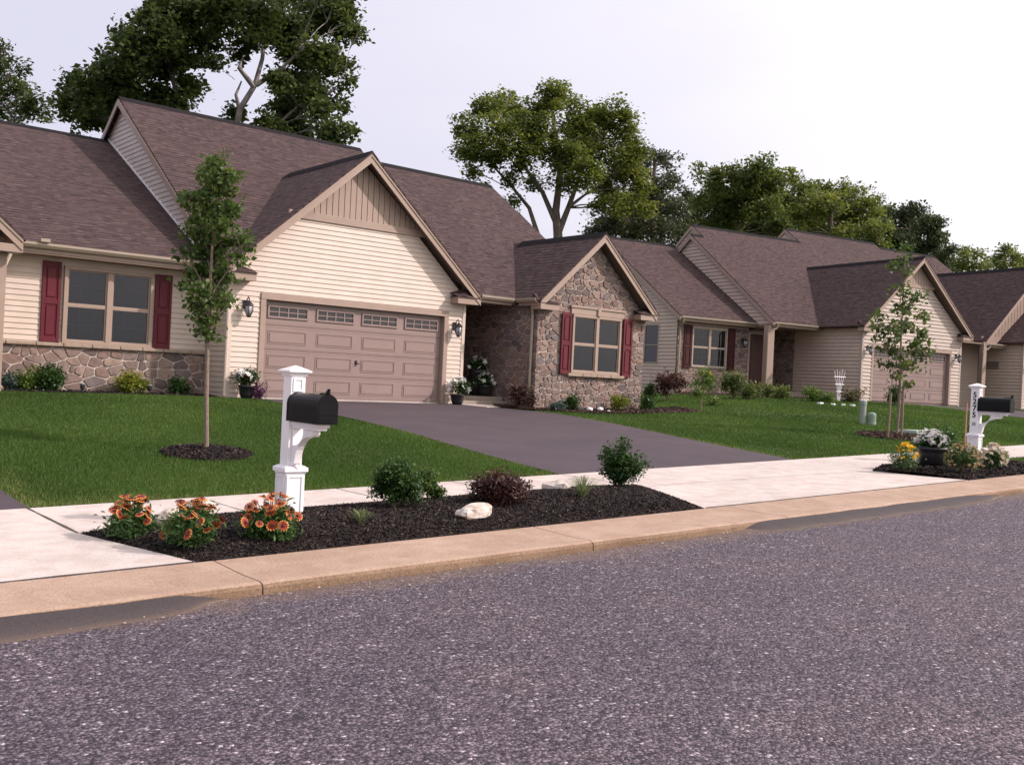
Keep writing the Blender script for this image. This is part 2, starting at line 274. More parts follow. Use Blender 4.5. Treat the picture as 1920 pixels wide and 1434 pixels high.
# ------------------------------------------------------------------ mesh builder
class MB:
    def __init__(s): s.v = []; s.f = []; s.t = []; s.big = []
    def add(s, vs, fs, t=0.0):
        o = len(s.v); s.v += [tuple(p) for p in vs]; s.f += [tuple(i+o for i in f) for f in fs]; s.t += [t]*len(vs)
    def box(s, x0, x1, y0, y1, z0, z1):
        s.add([(x0, y0, z0), (x1, y0, z0), (x1, y1, z0), (x0, y1, z0), (x0, y0, z1), (x1, y0, z1), (x1, y1, z1), (x0, y1, z1)],
              [(0, 3, 2, 1), (4, 5, 6, 7), (0, 1, 5, 4), (1, 2, 6, 5), (2, 3, 7, 6), (3, 0, 4, 7)])
        return s
    def bbox(s, x0, x1, y0, y1, z0, z1, b=.006):           # bevelled box
        xs = (x0, x1); ys = (y0, y1); zs = (z0, z1); vs = []; fs = []
        def P(i, j, k, a):
            c = [xs[i], ys[j], zs[k]]; sg = [1 if q == 0 else -1 for q in (i, j, k)]
            for ax in range(3):
                if ax != a: c[ax] += sg[ax]*b
            return tuple(c)
        idx = {}
        for i in (0, 1):
            for j in (0, 1):
                for k in (0, 1):
                    for a in (0, 1, 2): idx[(i, j, k, a)] = len(vs); vs.append(P(i, j, k, a))
        for a in range(3):
            for q in (0, 1):
                o = [(0, 0), (1, 0), (1, 1), (0, 1)]; fc = []
                for (m, n) in o:
                    c = [0, 0, 0]; c[a] = q; c[(a+1) % 3] = m; c[(a+2) % 3] = n; fc.append(idx[(*c, a)])
                fs.append(tuple(fc if q else fc[::-1]))
        for a in range(3):                                # edges along axis a
            b1, c1 = (a+1) % 3, (a+2) % 3
            for m in (0, 1):
                for n in (0, 1):
                    e = []
                    for q in (0, 1):
                        c = [0, 0, 0]; c[a] = q; c[b1] = m; c[c1] = n; e.append((idx[(*c, b1)], idx[(*c, c1)]))
                    f = (e[0][0], e[1][0], e[1][1], e[0][1])
                    fs.append(f if m == n else f[::-1])
        for i in (0, 1):
            for j in (0, 1):
                for k in (0, 1):
                    f = tuple(idx[(i, j, k, a)] for a in range(3)); fs.append(f if (i+j+k) % 2 else f[::-1])
        s.add(vs, fs); return s
    def prism(s, pts, vec, t=0.0):
        pts = [Vector(p) for p in pts]; vec = Vector(vec); n = len(pts)
        nrm = Vector((0, 0, 0))
        for i in range(n): nrm += pts[i].cross(pts[(i+1) % n])
        if nrm.dot(vec) > 0: pts = pts[::-1]
        s.add(pts+[p+vec for p in pts], [tuple(range(n)), tuple(range(2*n-1, n-1, -1))]+[(i, (i+n), (i+1) % n+n, (i+1) % n) for i in range(n)], t); return s
    def face(s, pts, t=0.0): s.add(pts, [tuple(range(len(pts)))], t); return s
    def tube(s, path, rad, n=8, caps=True, t=0.0):
        path = [Vector(p) for p in path]; m = len(path)
        if not hasattr(rad, '__len__'): rad = [rad]*m
        vs = []; prev = None
        for i, p in enumerate(path):
            d = (path[min(i+1, m-1)]-path[max(i-1, 0)]).normalized()
            if prev is None: a = d.orthogonal().normalized()
            else: a = (prev-d*prev.dot(d)).normalized()
            prev = a; b = d.cross(a)
            for k in range(n): w = 2*math.pi*k/n; vs.append(p+(a*math.cos(w)+b*math.sin(w))*rad[i])
        fs = [(i*n+k, i*n+(k+1) % n, (i+1)*n+(k+1) % n, (i+1)*n+k) for i in range(m-1) for k in range(n)]
        if caps: fs += [tuple(range(n-1, -1, -1)), tuple((m-1)*n+k for k in range(n))]
        s.add(vs, fs, t); return s
    def lathe(s, prof, c=(0, 0, 0), n=16, t=0.0):
        vs = [(c[0]+r*math.cos(2*math.pi*k/n), c[1]+r*math.sin(2*math.pi*k/n), c[2]+z) for r, z in prof for k in range(n)]
        m = len(prof); fs = [(i*n+k, i*n+(k+1) % n, (i+1)*n+(k+1) % n, (i+1)*n+k) for i in range(m-1) for k in range(n)]
        fs += [tuple(range(n-1, -1, -1)), tuple((m-1)*n+k for k in range(n))]
        s.add(vs, fs, t); return s
    def build(s, name, mat, parent=None, org=(0, 0, 0), smooth=False, loc=None, uv=False):
        me = bpy.data.meshes.new(name); o3 = Vector(org)
        me.from_pydata([(p[0]-o3.x, p[1]-o3.y, p[2]-o3.z) for p in s.v], [], s.f)
        me.materials.append(mat)
        at = me.attributes.new('tint', 'FLOAT', 'POINT'); at.data.foreach_set('value', s.t)
        if smooth: me.polygons.foreach_set('use_smooth', [True]*len(me.polygons))
        if uv:
            l = me.uv_layers.new(name='UVMap')
            for p in me.polygons:
                n = p.normal; t = Vector((0, 0, 1)).cross(n)
                t = t.normalized() if t.length > 1e-4 else Vector((1, 0, 0)); b = n.cross(t)
                for li in p.loop_indices:
                    c = me.vertices[me.loops[li].vertex_index].co; l.data[li].uv = (c.dot(t)+50, c.dot(b)+50)
        ob = bpy.data.objects.new(name, me); COL.objects.link(ob)
        if parent: ob.parent = parent
        if loc: ob.location = loc
        return ob
def tag(o, label=None, cat=None, group=None, kind=None):
    for k, v in (('label', label), ('category', cat), ('group', group), ('kind', kind)):
        if v: o[k] = v
    return o
def thing(name, label, cat, loc=(0, 0, 0), rot=0, group=None):
    o = bpy.data.objects.new(name, None); COL.objects.link(o); o.location = loc; o.rotation_euler = (0, 0, rot); o.empty_display_size = .2
    return tag(o, label, cat, group)
def cloud_mesh(name, V, F4, T, mat, parent=None, loc=None):
    """many loose quads/tris: V (n,k,3)"""
    n, k, _ = V.shape
    me = bpy.data.meshes.new(name); me.vertices.add(n*k); me.vertices.foreach_set('co', V.reshape(-1).astype('f'))
    me.loops.add(n*k); me.loops.foreach_set('vertex_index', np.arange(n*k, dtype='i'))
    me.polygons.add(n); me.polygons.foreach_set('loop_start', np.arange(0, n*k, k, dtype='i'))
    me.polygons.foreach_set('loop_total', np.full(n, k, dtype='i'))
    me.materials.append(mat); at = me.attributes.new('tint', 'FLOAT', 'POINT'); at.data.foreach_set('value', np.repeat(T, k).astype('f'))
    me.update(); me.validate()
    o = bpy.data.objects.new(name, me); COL.objects.link(o)
    if parent: o.parent = parent
    if loc is not None: o.location = loc
    return o
def rand_unit(n):
    a = RNG.normal(size=(n, 3)); return a/np.linalg.norm(a, axis=1)[:, None]
def leaves(P, size, up=.5, asp=.6, var=.35, down=0):
    """one folded-diamond quad per point"""
    n = len(P); nr = rand_unit(n); nr[:, 2] = np.abs(nr[:, 2])+up; nr /= np.linalg.norm(nr, axis=1)[:, None]
    a = np.cross(nr, rand_unit(n)); 
    a[:, 2] -= down; a /= np.linalg.norm(a, axis=1)[:, None]+1e-9
    b = np.cross(nr, a); b /= np.linalg.norm(b, axis=1)[:, None]+1e-9
    s = size*(1+var*RNG.normal(size=n).clip(-2, 2))[:, None]*.5
    q = np.stack([P-a*s, P+b*s*asp-a*s*.1+nr*s*.15, P+a*s, P-b*s*asp-a*s*.1+nr*s*.15], 1)
    return q
def clumps(blobs, per, spread, nl, shell=.5):
    """blobs: (centre, radius xyz); returns points and tint"""
    P = []; T = []
    for c, r in blobs:
        r = np.array(r if hasattr(r, '__len__') else (r, r, r), float); c = np.array(c, float)
        k = max(3, int(per*(r[0]*r[1]*r[2])**(2/3)))
        d = rand_unit(k); rad = RNG.uniform(shell, 1, k)**.7; cc = c+d*rad[:, None]*r
        tb = RNG.uniform(.25, .75)
        for q in range(k):
            m = max(3, int(nl*RNG.uniform(.5, 1.4))); P.append(cc[q]+RNG.normal(size=(m, 3)).clip(-1.5, 1.5)*spread*RNG.uniform(.6, 1.3)*np.array([1, 1, .7]))
            T.append(np.clip(tb*.5+RNG.uniform(.0, .5)+RNG.normal(size=m)*.12, 0, 1))
    return np.concatenate(P), np.concatenate(T)
def vnoise(v, s, seed=0):
    x, y = v; return math.sin(x*s+seed)*math.cos(y*s*1.3-seed*2)+.5*math.sin(x*s*2.7+y*s*1.9+seed)

# ------------------------------------------------------------------ polygon helpers in a wall plane (u, z)
def clip(poly, a, b, c):                                    # keep a*x+b*y<=c
    out = []; n = len(poly)
    for i in range(n):
        p = poly[i]; q = poly[(i+1) % n]; dp = a*p[0]+b*p[1]-c; dq = a*q[0]+b*q[1]-c
        if dp <= 0: out.append(p)
        if (dp < 0 < dq) or (dq < 0 < dp):
            t = dp/(dp-dq); out.append((p[0]+(q[0]-p[0])*t, p[1]+(q[1]-p[1])*t))
    return out
class Plane:                                               # u axis, outward normal
    def __init__(s, o, u, n): s.o = Vector(o); s.u = Vector(u); s.n = Vector(n)
    def p(s, u, z, d=0.0): return s.o+s.u*u+Vector((0, 0, z))+s.n*d
def front(y): return Plane((0, y, 0), (1, 0, 0), (0, -1, 0))
def left(x): return Plane((x, 0, 0), (0, -1, 0), (-1, 0, 0))   # u = -y
def siding(mb, pl, poly, e=.112, t=.018):
    zs = [p[1] for p in poly]; z = math.floor(min(zs)/e)*e
    while z < max(zs):
        q = clip(clip(poly, 0, -1, -z), 0, 1, z+e)
        if len(q) >= 3:
            f = lambda h: .004+t*(1-(h-z)/e)
            mb.add([pl.p(a, b, f(b)) for a, b in q], [tuple(range(len(q)))])
            bot = sorted([a for a, b in q if abs(b-z) < 1e-5])
            if len(bot) >= 2: mb.add([pl.p(bot[0], z, .002), pl.p(bot[-1], z, .002), pl.p(bot[-1], z, .004+t), pl.p(bot[0], z, .004+t)], [(0, 1, 2, 3)])
        z += e
def boards(mb, pl, poly, w=.155, gap=.018, t=.02):
    us = [p[0] for p in poly]; u = min(us)
    while u < max(us):
        q = clip(clip(poly, -1, 0, -u), 1, 0, u+w-gap)
        if len(q) >= 3: mb.prism([pl.p(a, b, 0) for a, b in q], pl.n*t)
        u += w
def stones(mb, pl, poly, holes=(), w=.34, h=.24, mort=.011, seed=1):
    rr = random.Random(seed); us = [p[0] for p in poly]; zs = [p[1] for p in poly]
    u0, u1, z0, z1 = min(us)-.3, max(us)+.3, min(zs)-.3, max(zs)+.3; S_ = []
    nz = int((z1-z0)/h)+1
    for j in range(nz):
        u = u0+rr.uniform(0, w); zz = z0+(j+.5)*h
        while u < u1:
            big = rr.random()
            S_.append((u, zz+rr.uniform(-.26, .26)*h, (rr.uniform(-.3, 1)**3)*.018)); u += w*rr.choice((.4, .6, .9, 1.2, 1.6))
    S_ = [q for q in S_ if not any(a < q[0] < b and c < q[1] < d for a, b, c, d in holes)]
    ky = 1.45
    for i, (a, b, wt) in enumerate(S_):
        nb = sorted(((x-a)**2+((y-b)*ky)**2, x, y, k) for j, (x, y, k) in enumerate(S_) if j != i and abs(x-a) < 1.1 and abs(y-b) < .8)[:18]
        cell = poly
        for d2, x, y, k in nb:
            nx, ny = x-a, (y-b)*ky*ky; ln = math.hypot(nx, ny)
            c = (x*x+y*y*ky*ky-a*a-b*b*ky*ky+wt-k)/2
            cell = clip(cell, nx, ny, c-mort*ln)
            if len(cell) < 3: break
        if len(cell) < 3: continue
        for (h0, h1, h2, h3) in holes:
            if max(p[0] for p in cell) <= h0 or min(p[0] for p in cell) >= h1 or max(p[1] for p in cell) <= h2 or min(p[1] for p in cell) >= h3: continue
            opts = [(h0-a, (1, 0, h0)), (a-h1, (-1, 0, -h1)), (h2-b, (0, 1, h2)), (b-h3, (0, -1, -h3))]
            cell = clip(cell, *max(opts)[1])
            if len(cell) < 3: break
        if len(cell) < 3: continue
        cx = sum(p[0] for p in cell)/len(cell); cy = sum(p[1] for p in cell)/len(cell)
        # soften the corners
        q = []
        n = len(cell)
        for j in range(n):
            p, r_ = cell[j], cell[(j+1) % n]
            if math.hypot(p[0]-r_[0], p[1]-r_[1]) < .02: continue
            k = .13; q += [(p[0]*(1-k)+r_[0]*k, p[1]*(1-k)+r_[1]*k), (p[0]*k+r_[0]*(1-k), p[1]*k+r_[1]*(1-k))]
        if len(q) < 4: continue
        q = [(x+rr.uniform(-.006, .006), y+rr.uniform(-.006, .006)) for x, y in q]
        ht = rr.uniform(.014, .032); n = len(q); tx, ty = rr.uniform(-.06, .06), rr.uniform(-.06, .06)
        sh = lambda p, k: (cx+(p[0]-cx)*k, cy+(p[1]-cy)*k)
        rings = [[pl.p(*sh(p, 1), -.005) for p in q], [pl.p(*sh(p, .985), ht*.65) for p in q], [pl.p(*sh(p, .9), ht+tx*(p[0]-cx)+ty*(p[1]-cy)) for p in q]]
        mb.add(rings[0]+rings[1]+rings[2], [(r*n+j, r*n+(j+1) % n, (r+1)*n+(j+1) % n, (r+1)*n+j) for r in (0, 1) for j in range(n)]+[tuple(range(2*n, 3*n))], rr.random())
# ================================================================== GROUND
def sheet(name, mat, xs, ys, fz, label=None, kind='structure', skip=None):
    vs = [(x, y, fz(x, y)) for y in ys for x in xs]; nx = len(xs)
    fs = [(j*nx+i, j*nx+i+1, (j+1)*nx+i+1, (j+1)*nx+i) for j in range(len(ys)-1) for i in range(nx-1)]
    mb = MB(); mb.add(vs, fs); o = mb.build(name, mat, smooth=True); tag(o, label, None, None, kind); return o
def fr(a, b, n): return [a+(b-a)*i/n for i in range(n+1)]
def lawng(x, y):                                            # slight unevenness so that the turf is not a plane
    return lawnz(x, y)-.022+.010*math.sin(x*.9+y*.6)+.008*math.sin(x*2.1-y*1.7)
def groundfar(x, y):
    if y < 6.25: return S(x)-.16
    return lawng(x, y) if y > 10.2 else S(x)-.12
sheet('ground', M['lawn'], [-900, -300, -80]+fr(-40, 70, 55)+[120, 300, 900], [-500, -100, -40, -10, 0, 5.5, 6.6, 7.2, 8.7, 9.8]+fr(10.4, 26, 26)+[40, 80, 200, 900], groundfar, 'grassy ground under and around the street and the lawns')
sheet('road', M['road'], fr(-40, 70, 22), [-9, -4, 0, 4, 6.16], lambda x, y: S(x)-.085-.012*max(0, 3-abs(y+1))*.3, 'grey purple chip-seal road in the foreground')
def poly_sheet(name, mat, pts, fz, label=None, thick=0, sub=None, kind='structure'):
    mb = MB(); P = [(x, y, fz(x, y)) for x, y in pts]
    if thick: mb.prism(P, (0, 0, -thick))
    else: mb.face(P)
    o = mb.build(name, mat); tag(o, label, None, None, kind); return o
# curb: back edge 7.0, front edge 6.22, rounded lip, saw joints every 3 m; the lip sinks at the two driveways
def lipz(x):
    def dip(a, b): return max(0, min(1, (x-a)/.45))*max(0, min(1, (b-x)/.45))
    return .068
JO = [-9.5, -6.4, -3.1, -.2, 2.93+.15, 6.18, 9.05, 12.1, 15.2, 18.3, 21.4, 25, 30, 36, 45, 60]
mb = MB(); xs = []
for a, b in zip(JO[:-1], JO[1:]): xs.append([a+.006]+fr(a+.3, b-.3, 8)+[b-.006])
for seg in xs:
    vs = []
    for x in seg:
        l = lipz(x); w = .006*math.sin(x*5.1)+.004*math.sin(x*13.7)
        base = S(x)-.085
        pf = [(6.18+w, base-.05), (6.185+w, base+l*.55+.004), (6.20+w, base+l*.9+.006), (6.235+w, base+l+.008), (6.5, S(x)-.012 if l > .05 else base+l+(.073-l)*.45), (6.98, S(x)+.004), (7.0, S(x)-.002), (7.0, S(x)-.2)]
        vs += [(x, y, z) for y, z in pf]
    k = 8; m = len(seg)
    mb.add(vs, [(i*k+j, (i+1)*k+j, (i+1)*k+j+1, i*k+j+1) for i in range(m-1) for j in range(k-1)]+[tuple(range(k)), tuple((m-1)*k+j for j in range(k-1, -1, -1))])
tag(mb.build('curb', M['curb']), 'tan concrete curb running along the edge of the road', None, None, 'structure')
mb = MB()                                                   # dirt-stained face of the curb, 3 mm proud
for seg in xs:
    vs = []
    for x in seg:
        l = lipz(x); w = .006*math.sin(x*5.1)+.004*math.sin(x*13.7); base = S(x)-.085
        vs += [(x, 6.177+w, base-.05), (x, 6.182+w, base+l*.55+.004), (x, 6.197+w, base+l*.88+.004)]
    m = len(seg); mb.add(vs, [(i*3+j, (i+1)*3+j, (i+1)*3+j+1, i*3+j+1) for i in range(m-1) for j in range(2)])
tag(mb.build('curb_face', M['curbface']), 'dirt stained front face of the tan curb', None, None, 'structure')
mb = MB(); mb.prism([(x, y, S(x)-.03) for x, y in ((-12, 6.95), (60, 6.95), (60, 10.15), (-12, 10.15))], (0, 0, -.1))
tag(mb.build('curb_joint_bed', M['joint']), 'dark joint filler under the curb and sidewalk slabs', None, None, 'structure')
# dark asphalt ramps in the gutter in front of each driveway
def patch(outer, name, label, fade0, fade1):
    """outer: (x, y) along the road edge of the ramp; the ramp climbs from the road to the curb lip"""
    outer = sorted(outer); x0, x1 = outer[0][0], outer[-1][0]; mb = MB(); n = 90; rows = 6; vs = []; T = []
    for i in range(n+1):
        x = x0+(x1-x0)*i/n
        for (a, b), (c, d) in zip(outer[:-1], outer[1:]):
            if a <= x <= c: yo = b+(d-b)*(x-a)/max(1e-6, c-a); break
        yo += .02*math.sin(x*7)+.012*math.sin(x*19)
        k = min(1, (x-x0)/fade0 if fade0 else 1, (x1-x)/fade1 if fade1 else 1); k = math.sqrt(max(0, k))
        yo = min(6.15, 6.2-(6.2-yo)*(.25+.75*k))
        for r in range(rows+1):
            t = r/rows; vs.append((x, yo+(6.205-yo)*t, S(x)-.085+.001+.062*k*t**1.3)); T.append(max(0, 1-t*1.5)*.8+.6*(1-k))
    o = len(mb.v); mb.v += vs; mb.t += T; mb.f += [(i*(rows+1)+r, (i+1)*(rows+1)+r, (i+1)*(rows+1)+r+1, i*(rows+1)+r+1) for i in range(n) for r in range(rows)]
    tag(mb.build(name, M['patch'], smooth=True), label, None, None, 'structure')
def spx(u, v): p = onS(u, v, -.08); return (p.x, p.y)
patch([(-12, 5.0)]+[spx(*q) for q in ((0, 1203), (60, 1195), (130, 1184), (200, 1175), (270, 1163), (330, 1151), (375, 1140), (405, 1128), (420, 1118))], 'gutter_ramp', 'dark asphalt ramp in the gutter at the left end of the curb', 0, .35)
patch([spx(*q) for q in ((1384, 991), (1400, 996), (1440, 997), (1500, 991), (1570, 981), (1640, 971), (1720, 960), (1800, 949), (1860, 938), (1895, 930))], 'gutter_ramp', 'long dark asphalt ramp in the gutter by the right driveway apron', .3, .9)
# concrete slabs (sidewalk runs Y 8.65..10.2, aprons flare down to the curb)
def slab(name, pts, label):
    mb = MB(); mb.prism([(x, y, S(x)+.004) for x, y in pts], (0, 0, -.12)); return tag(mb.build(name, M['walk']), label, None, None, 'structure')
g = .006
BX0, BX1 = 2.95, 8.68                                       # bed 1 along the curb
slab('driveway_apron', [(-12, 7.0+.012), (BX0, 7.012), (2.60, 8.65), (2.62, 10.2), (-12, 10.2)], 'pale concrete driveway apron at the left edge of the picture')
for a, b in ((2.62, 4.3), (4.3, 5.95), (5.95, 7.6), (7.6, 9.5)):
    slab('sidewalk', [(a+g, 8.65), (b-g, 8.65), (b-g, 10.2), (a+g, 10.2)], 'pale concrete sidewalk between the planted bed and the lawn')
slab('driveway_apron', [(BX1, 7.012), (14.72, 7.012), (14.5, 8.42), (15.35, 8.75), (15.1, 10.2), (9.5+g, 10.2), (9.5+g, 8.65)], 'wide pale concrete apron in the middle, between the two planted beds')
x = 15.35
slab('sidewalk', [(15.36, 8.75), (18.2, 8.7), (18.2, 10.2), (15.1+g, 10.2)], 'pale concrete sidewalk behind the right flower bed')
for a in range(8): slab('sidewalk', [(18.2+a*3+g, 8.65), (18.2+a*3+3-g, 8.65), (18.2+a*3+3-g, 10.2), (18.2+a*3+g, 10.2)], 'pale concrete sidewalk leading off to the right')
# felt expansion joints, standing a hair above the slabs
def joint(name, pts, w_=.011, label='dark expansion joint in the pale concrete'):
    mb = MB()
    for (x0, y0), (x1, y1) in zip(pts[:-1], pts[1:]):
        n_ = max(2, int(math.hypot(x1-x0, y1-y0)/.15)); d = Vector((x1-x0, y1-y0)).normalized(); o = Vector((-d.y, d.x)); prev = None
        for i in range(n_+1):
            t = i/n_; x, y = x0+(x1-x0)*t, y0+(y1-y0)*t; ww = w_*(1+.45*math.sin(x*9+y*7)*math.sin(x*23+y*3)); r_ = [(x+o.x*ww, y+o.y*ww, S(x)+.0065), (x-o.x*ww, y-o.y*ww, S(x)+.0065)]
            if prev: mb.add([prev[0], prev[1], r_[1], r_[0]], [(0, 1, 2, 3)])
            prev = r_
    tag(mb.build(name, M['joint']), label, None, None, 'structure')
joint('expansion_joint', [(-6, 7.012), (2.95, 7.012)], .013, 'dark expansion joint between the left apron and the curb')
joint('expansion_joint', [(8.72, 7.012), (14.7, 7.012)], .010, 'dark expansion joint between the middle apron and the curb')
joint('expansion_joint', [(2.61, 8.66), (2.62, 10.2)], .014, 'dark expansion joint at the left end of the sidewalk')
for x_ in (4.3, 5.95, 7.6, 9.5): joint('control_joint', [(x_, 8.66), (x_, 10.2)], .006, 'thin control joint across the sidewalk')
joint('control_joint', [(14.5, 8.45), (11.8, 8.62), (9.5, 8.66)], .004, 'faint control joint across the middle apron')
# asphalt driveways
def strip(name, mat, edge, label, fz, dz):                  # edge: list of (y, xl, xr)
    mb = MB(); vs = []; nx = 6
    for y, a, b in edge: vs += [(a+(b-a)*i/nx, y, fz(a+(b-a)*i/nx, y)+dz) for i in range(nx+1)]
    mb.add(vs, [(j*(nx+1)+i, j*(nx+1)+i+1, (j+1)*(nx+1)+i+1, (j+1)*(nx+1)+i) for j in range(len(edge)-1) for i in range(nx)])
    return tag(mb.build(name, mat, smooth=True), label, None, None, 'structure')
DRV = [(10.2, 9.50, 15.0), (11, 9.52, 15.15), (12, 9.6, 15.33), (13, 9.72, 15.55), (14.5, 9.92, 15.95), (16, 10.0, 16.35), (17.2, 9.95, 16.55), (18.2, 9.9, 16.6), (19.2, 9.85, 16.0), (20.0, 9.82, 15.3), (20.55, 9.82, 15.0)]
strip('driveway', M['drive'], DRV, 'dark asphalt driveway running up to the garage door', lawnz, .003)
DLF = [(10.2, -6, 2.64), (12, -6, 2.56), (16, -6, 2.3), (20, -6, 2.2)]
strip('driveway', M['drive'], DLF, 'dark asphalt driveway at the far left edge', lawnz, .003)
def dx(y, k):
    for a, b in zip(DRV[:-1], DRV[1:]):
        if a[0] <= y <= b[0]: t = (y-a[0])/(b[0]-a[0]); return a[k]+(b[k]-a[k])*t
    return DRV[-1][k]
# second driveway (house on the right) far off
strip('driveway', M['drive'], [(10.2, 33, 39), (14, 34.5, 41), (18, 36.5, 42.4), (22, 37.9, 43)], 'asphalt driveway of the second house, behind the right mailbox', lawnz, .004)
strip('driveway', M['drive'], [(10.2, 43, 49), (20.0, 45, 51)], 'pale asphalt driveway at the far right edge', lawnz, .004)

# ================================================================== HOUSES
class House:
    def __init__(s, label, base, rot, org):
        s.root = thing('house', label, 'house', base, rot); s.org = org
    def b(s, mb, name, mat, parent=None, uv=False, smooth=False):
        return mb.build(name, M[mat], parent or s.root, s.org, smooth, uv=uv)
def slopes(H, pts_front, label=None): pass
def rake(mb, p0, p1, h=.20, t=.035, out=(0, -1, 0)):         # board hanging under a sloping line
    p0, p1 = Vector(p0), Vector(p1); dn = Vector((0, 0, -h)); mb.prism([p0, p1, p1+dn, p0+dn], Vector(out)*t)
def gable_wing(H, xc, hw, zr, ze, yf, yb, ridge_y=None):
    """gable facing the street: shingles, soffit, rake boards, ridge vent"""
    th = .05
    for s_ in (-1, 1):
        m = MB(); e = Vector((xc+s_*hw, 0, ze)); r = Vector((xc, 0, zr)); Y0, Y1 = Vector((0, yf-.03, 0)), Vector((0, yb, 0))
        ex = (e-r).normalized()*.05
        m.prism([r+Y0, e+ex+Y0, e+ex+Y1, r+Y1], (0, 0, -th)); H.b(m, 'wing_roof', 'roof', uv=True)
    m = MB()
    for s_ in (-1, 1):
        e = Vector((xc+s_*hw, 0, ze-th-.005)); r = Vector((xc, 0, zr-th-.005))
        m.prism([r+Vector((0, yf+.03, 0)), e+Vector((0, yf+.03, 0)), e+Vector((0, yf+1.2, 0)), r+Vector((0, yf+1.2, 0))], (0, 0, -.03))
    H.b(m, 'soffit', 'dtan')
    m = MB()
    for s_ in (-1, 1):
        r = (xc, yf+.03, zr-th); e = (xc+s_*hw, yf+.03, ze-th); rake(m, r, e, .21, .03); 
        rake(m, (xc, yf, zr-th+.001), (xc+s_*hw, yf, ze-th+.001), .06, .02)
    H.b(m, 'rake_board', 'tan')
    m = MB(); m.prism([(xc-.17, yf-.02, zr-.135), (xc, yf-.02, zr+.025), (xc+.17, yf-.02, zr-.135), (xc, yf-.02, zr-.02)], (0, (ridge_y or yb)-yf, 0)); H.b(m, 'ridge_vent', 'ridge')
def eave_return(H, x0, x1, yf, yw, z0, z1, zt, side):
    m = MB(); m.box(x0, x1, yf+.02, yw, z0, z1); H.b(m, 'eave_return', 'tan')
    m = MB(); a, b = (x0-.02, x1+.03) if side < 0 else (x0-.03, x1+.02)
    inner = b if side < 0 else a; outer = a if side < 0 else b
    m.add([(a, yf-.02, z1+.003), (b, yf-.02, z1+.003), (b, yw, z1+.003), (a, yw, z1+.003), (outer, yw, zt), (inner-side*-.0, yw, zt*.4+z1*.6)],
          [(0, 1, 2, 3), (0, 1, 5, 4) if side < 0 else (0, 1, 4, 5), (1, 2, 5), (0, 3, 4)]); H.b(m, 'eave_return_roof', 'roof', uv=True)
def gutter(H, a, b, r=.062):                                 # a->b along one axis at the eave, K-profile
    a, b = Vector(a), Vector(b); d = (b-a).normalized(); o = Vector((d.y, -d.x, 0))   # outward to the right of travel
    prof = [(0, 0), (.075, 0), (.115, .055), (.115, .10), (.10, .10), (.10, .06), (.07, .015), (0, .015)]
    m = MB(); P = [a+o*x+Vector((0, 0, z-.09)) for x, z in prof]; m.prism(P, b-a); H.b(m, 'gutter', 'gutter')
    m = MB(); m.prism([a-o*.001, a-o*.03, a-o*.03+Vector((0, 0, -.17)), a-o*.001+Vector((0, 0, -.17))], b-a); H.b(m, 'fascia', 'tan')
def downspout(H, path, mat='gutter'):
    m = MB(); m.tube(path, .038, 8); H.b(m, 'downspout', mat)
def roof_slab(H, name, x0, x1, y0, z0, s, yr, back=True):
    """front slope from (y0,z0) up to ridge yr and down the back"""
    zr = z0+s*(yr-y0); m = MB(); th = .05
    m.prism([(x0, y0, z0), (x1, y0, z0), (x1, yr, zr), (x0, yr, zr)], (0, 0, -th))
    if back: m.prism([(x0, yr, zr), (x1, yr, zr), (x1, 2*yr-y0, z0), (x0, 2*yr-y0, z0)], (0, 0, -th))
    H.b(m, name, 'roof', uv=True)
    m = MB(); m.prism([(x0, yr-.17, zr-.17*s), (x0, yr, zr+.028), (x0, yr+.17, zr-.17*s), (x0, yr, zr-.02)], (x1-x0, 0, 0)); H.b(m, 'ridge_vent', 'ridge')
    return zr
def side_rake(H, x, y0, z0, s, yr, out):                    # boards along the end of a roof slab, both slopes
    m = MB(); zr = z0+s*(yr-y0)-.05
    rake(m, (x, y0, z0-.05), (x, yr, zr), .17, .03, (out, 0, 0)); rake(m, (x, yr, zr), (x, 2*yr-y0, z0-.05), .17, .03, (out, 0, 0)); H.b(m, 'rake_board', 'tan')
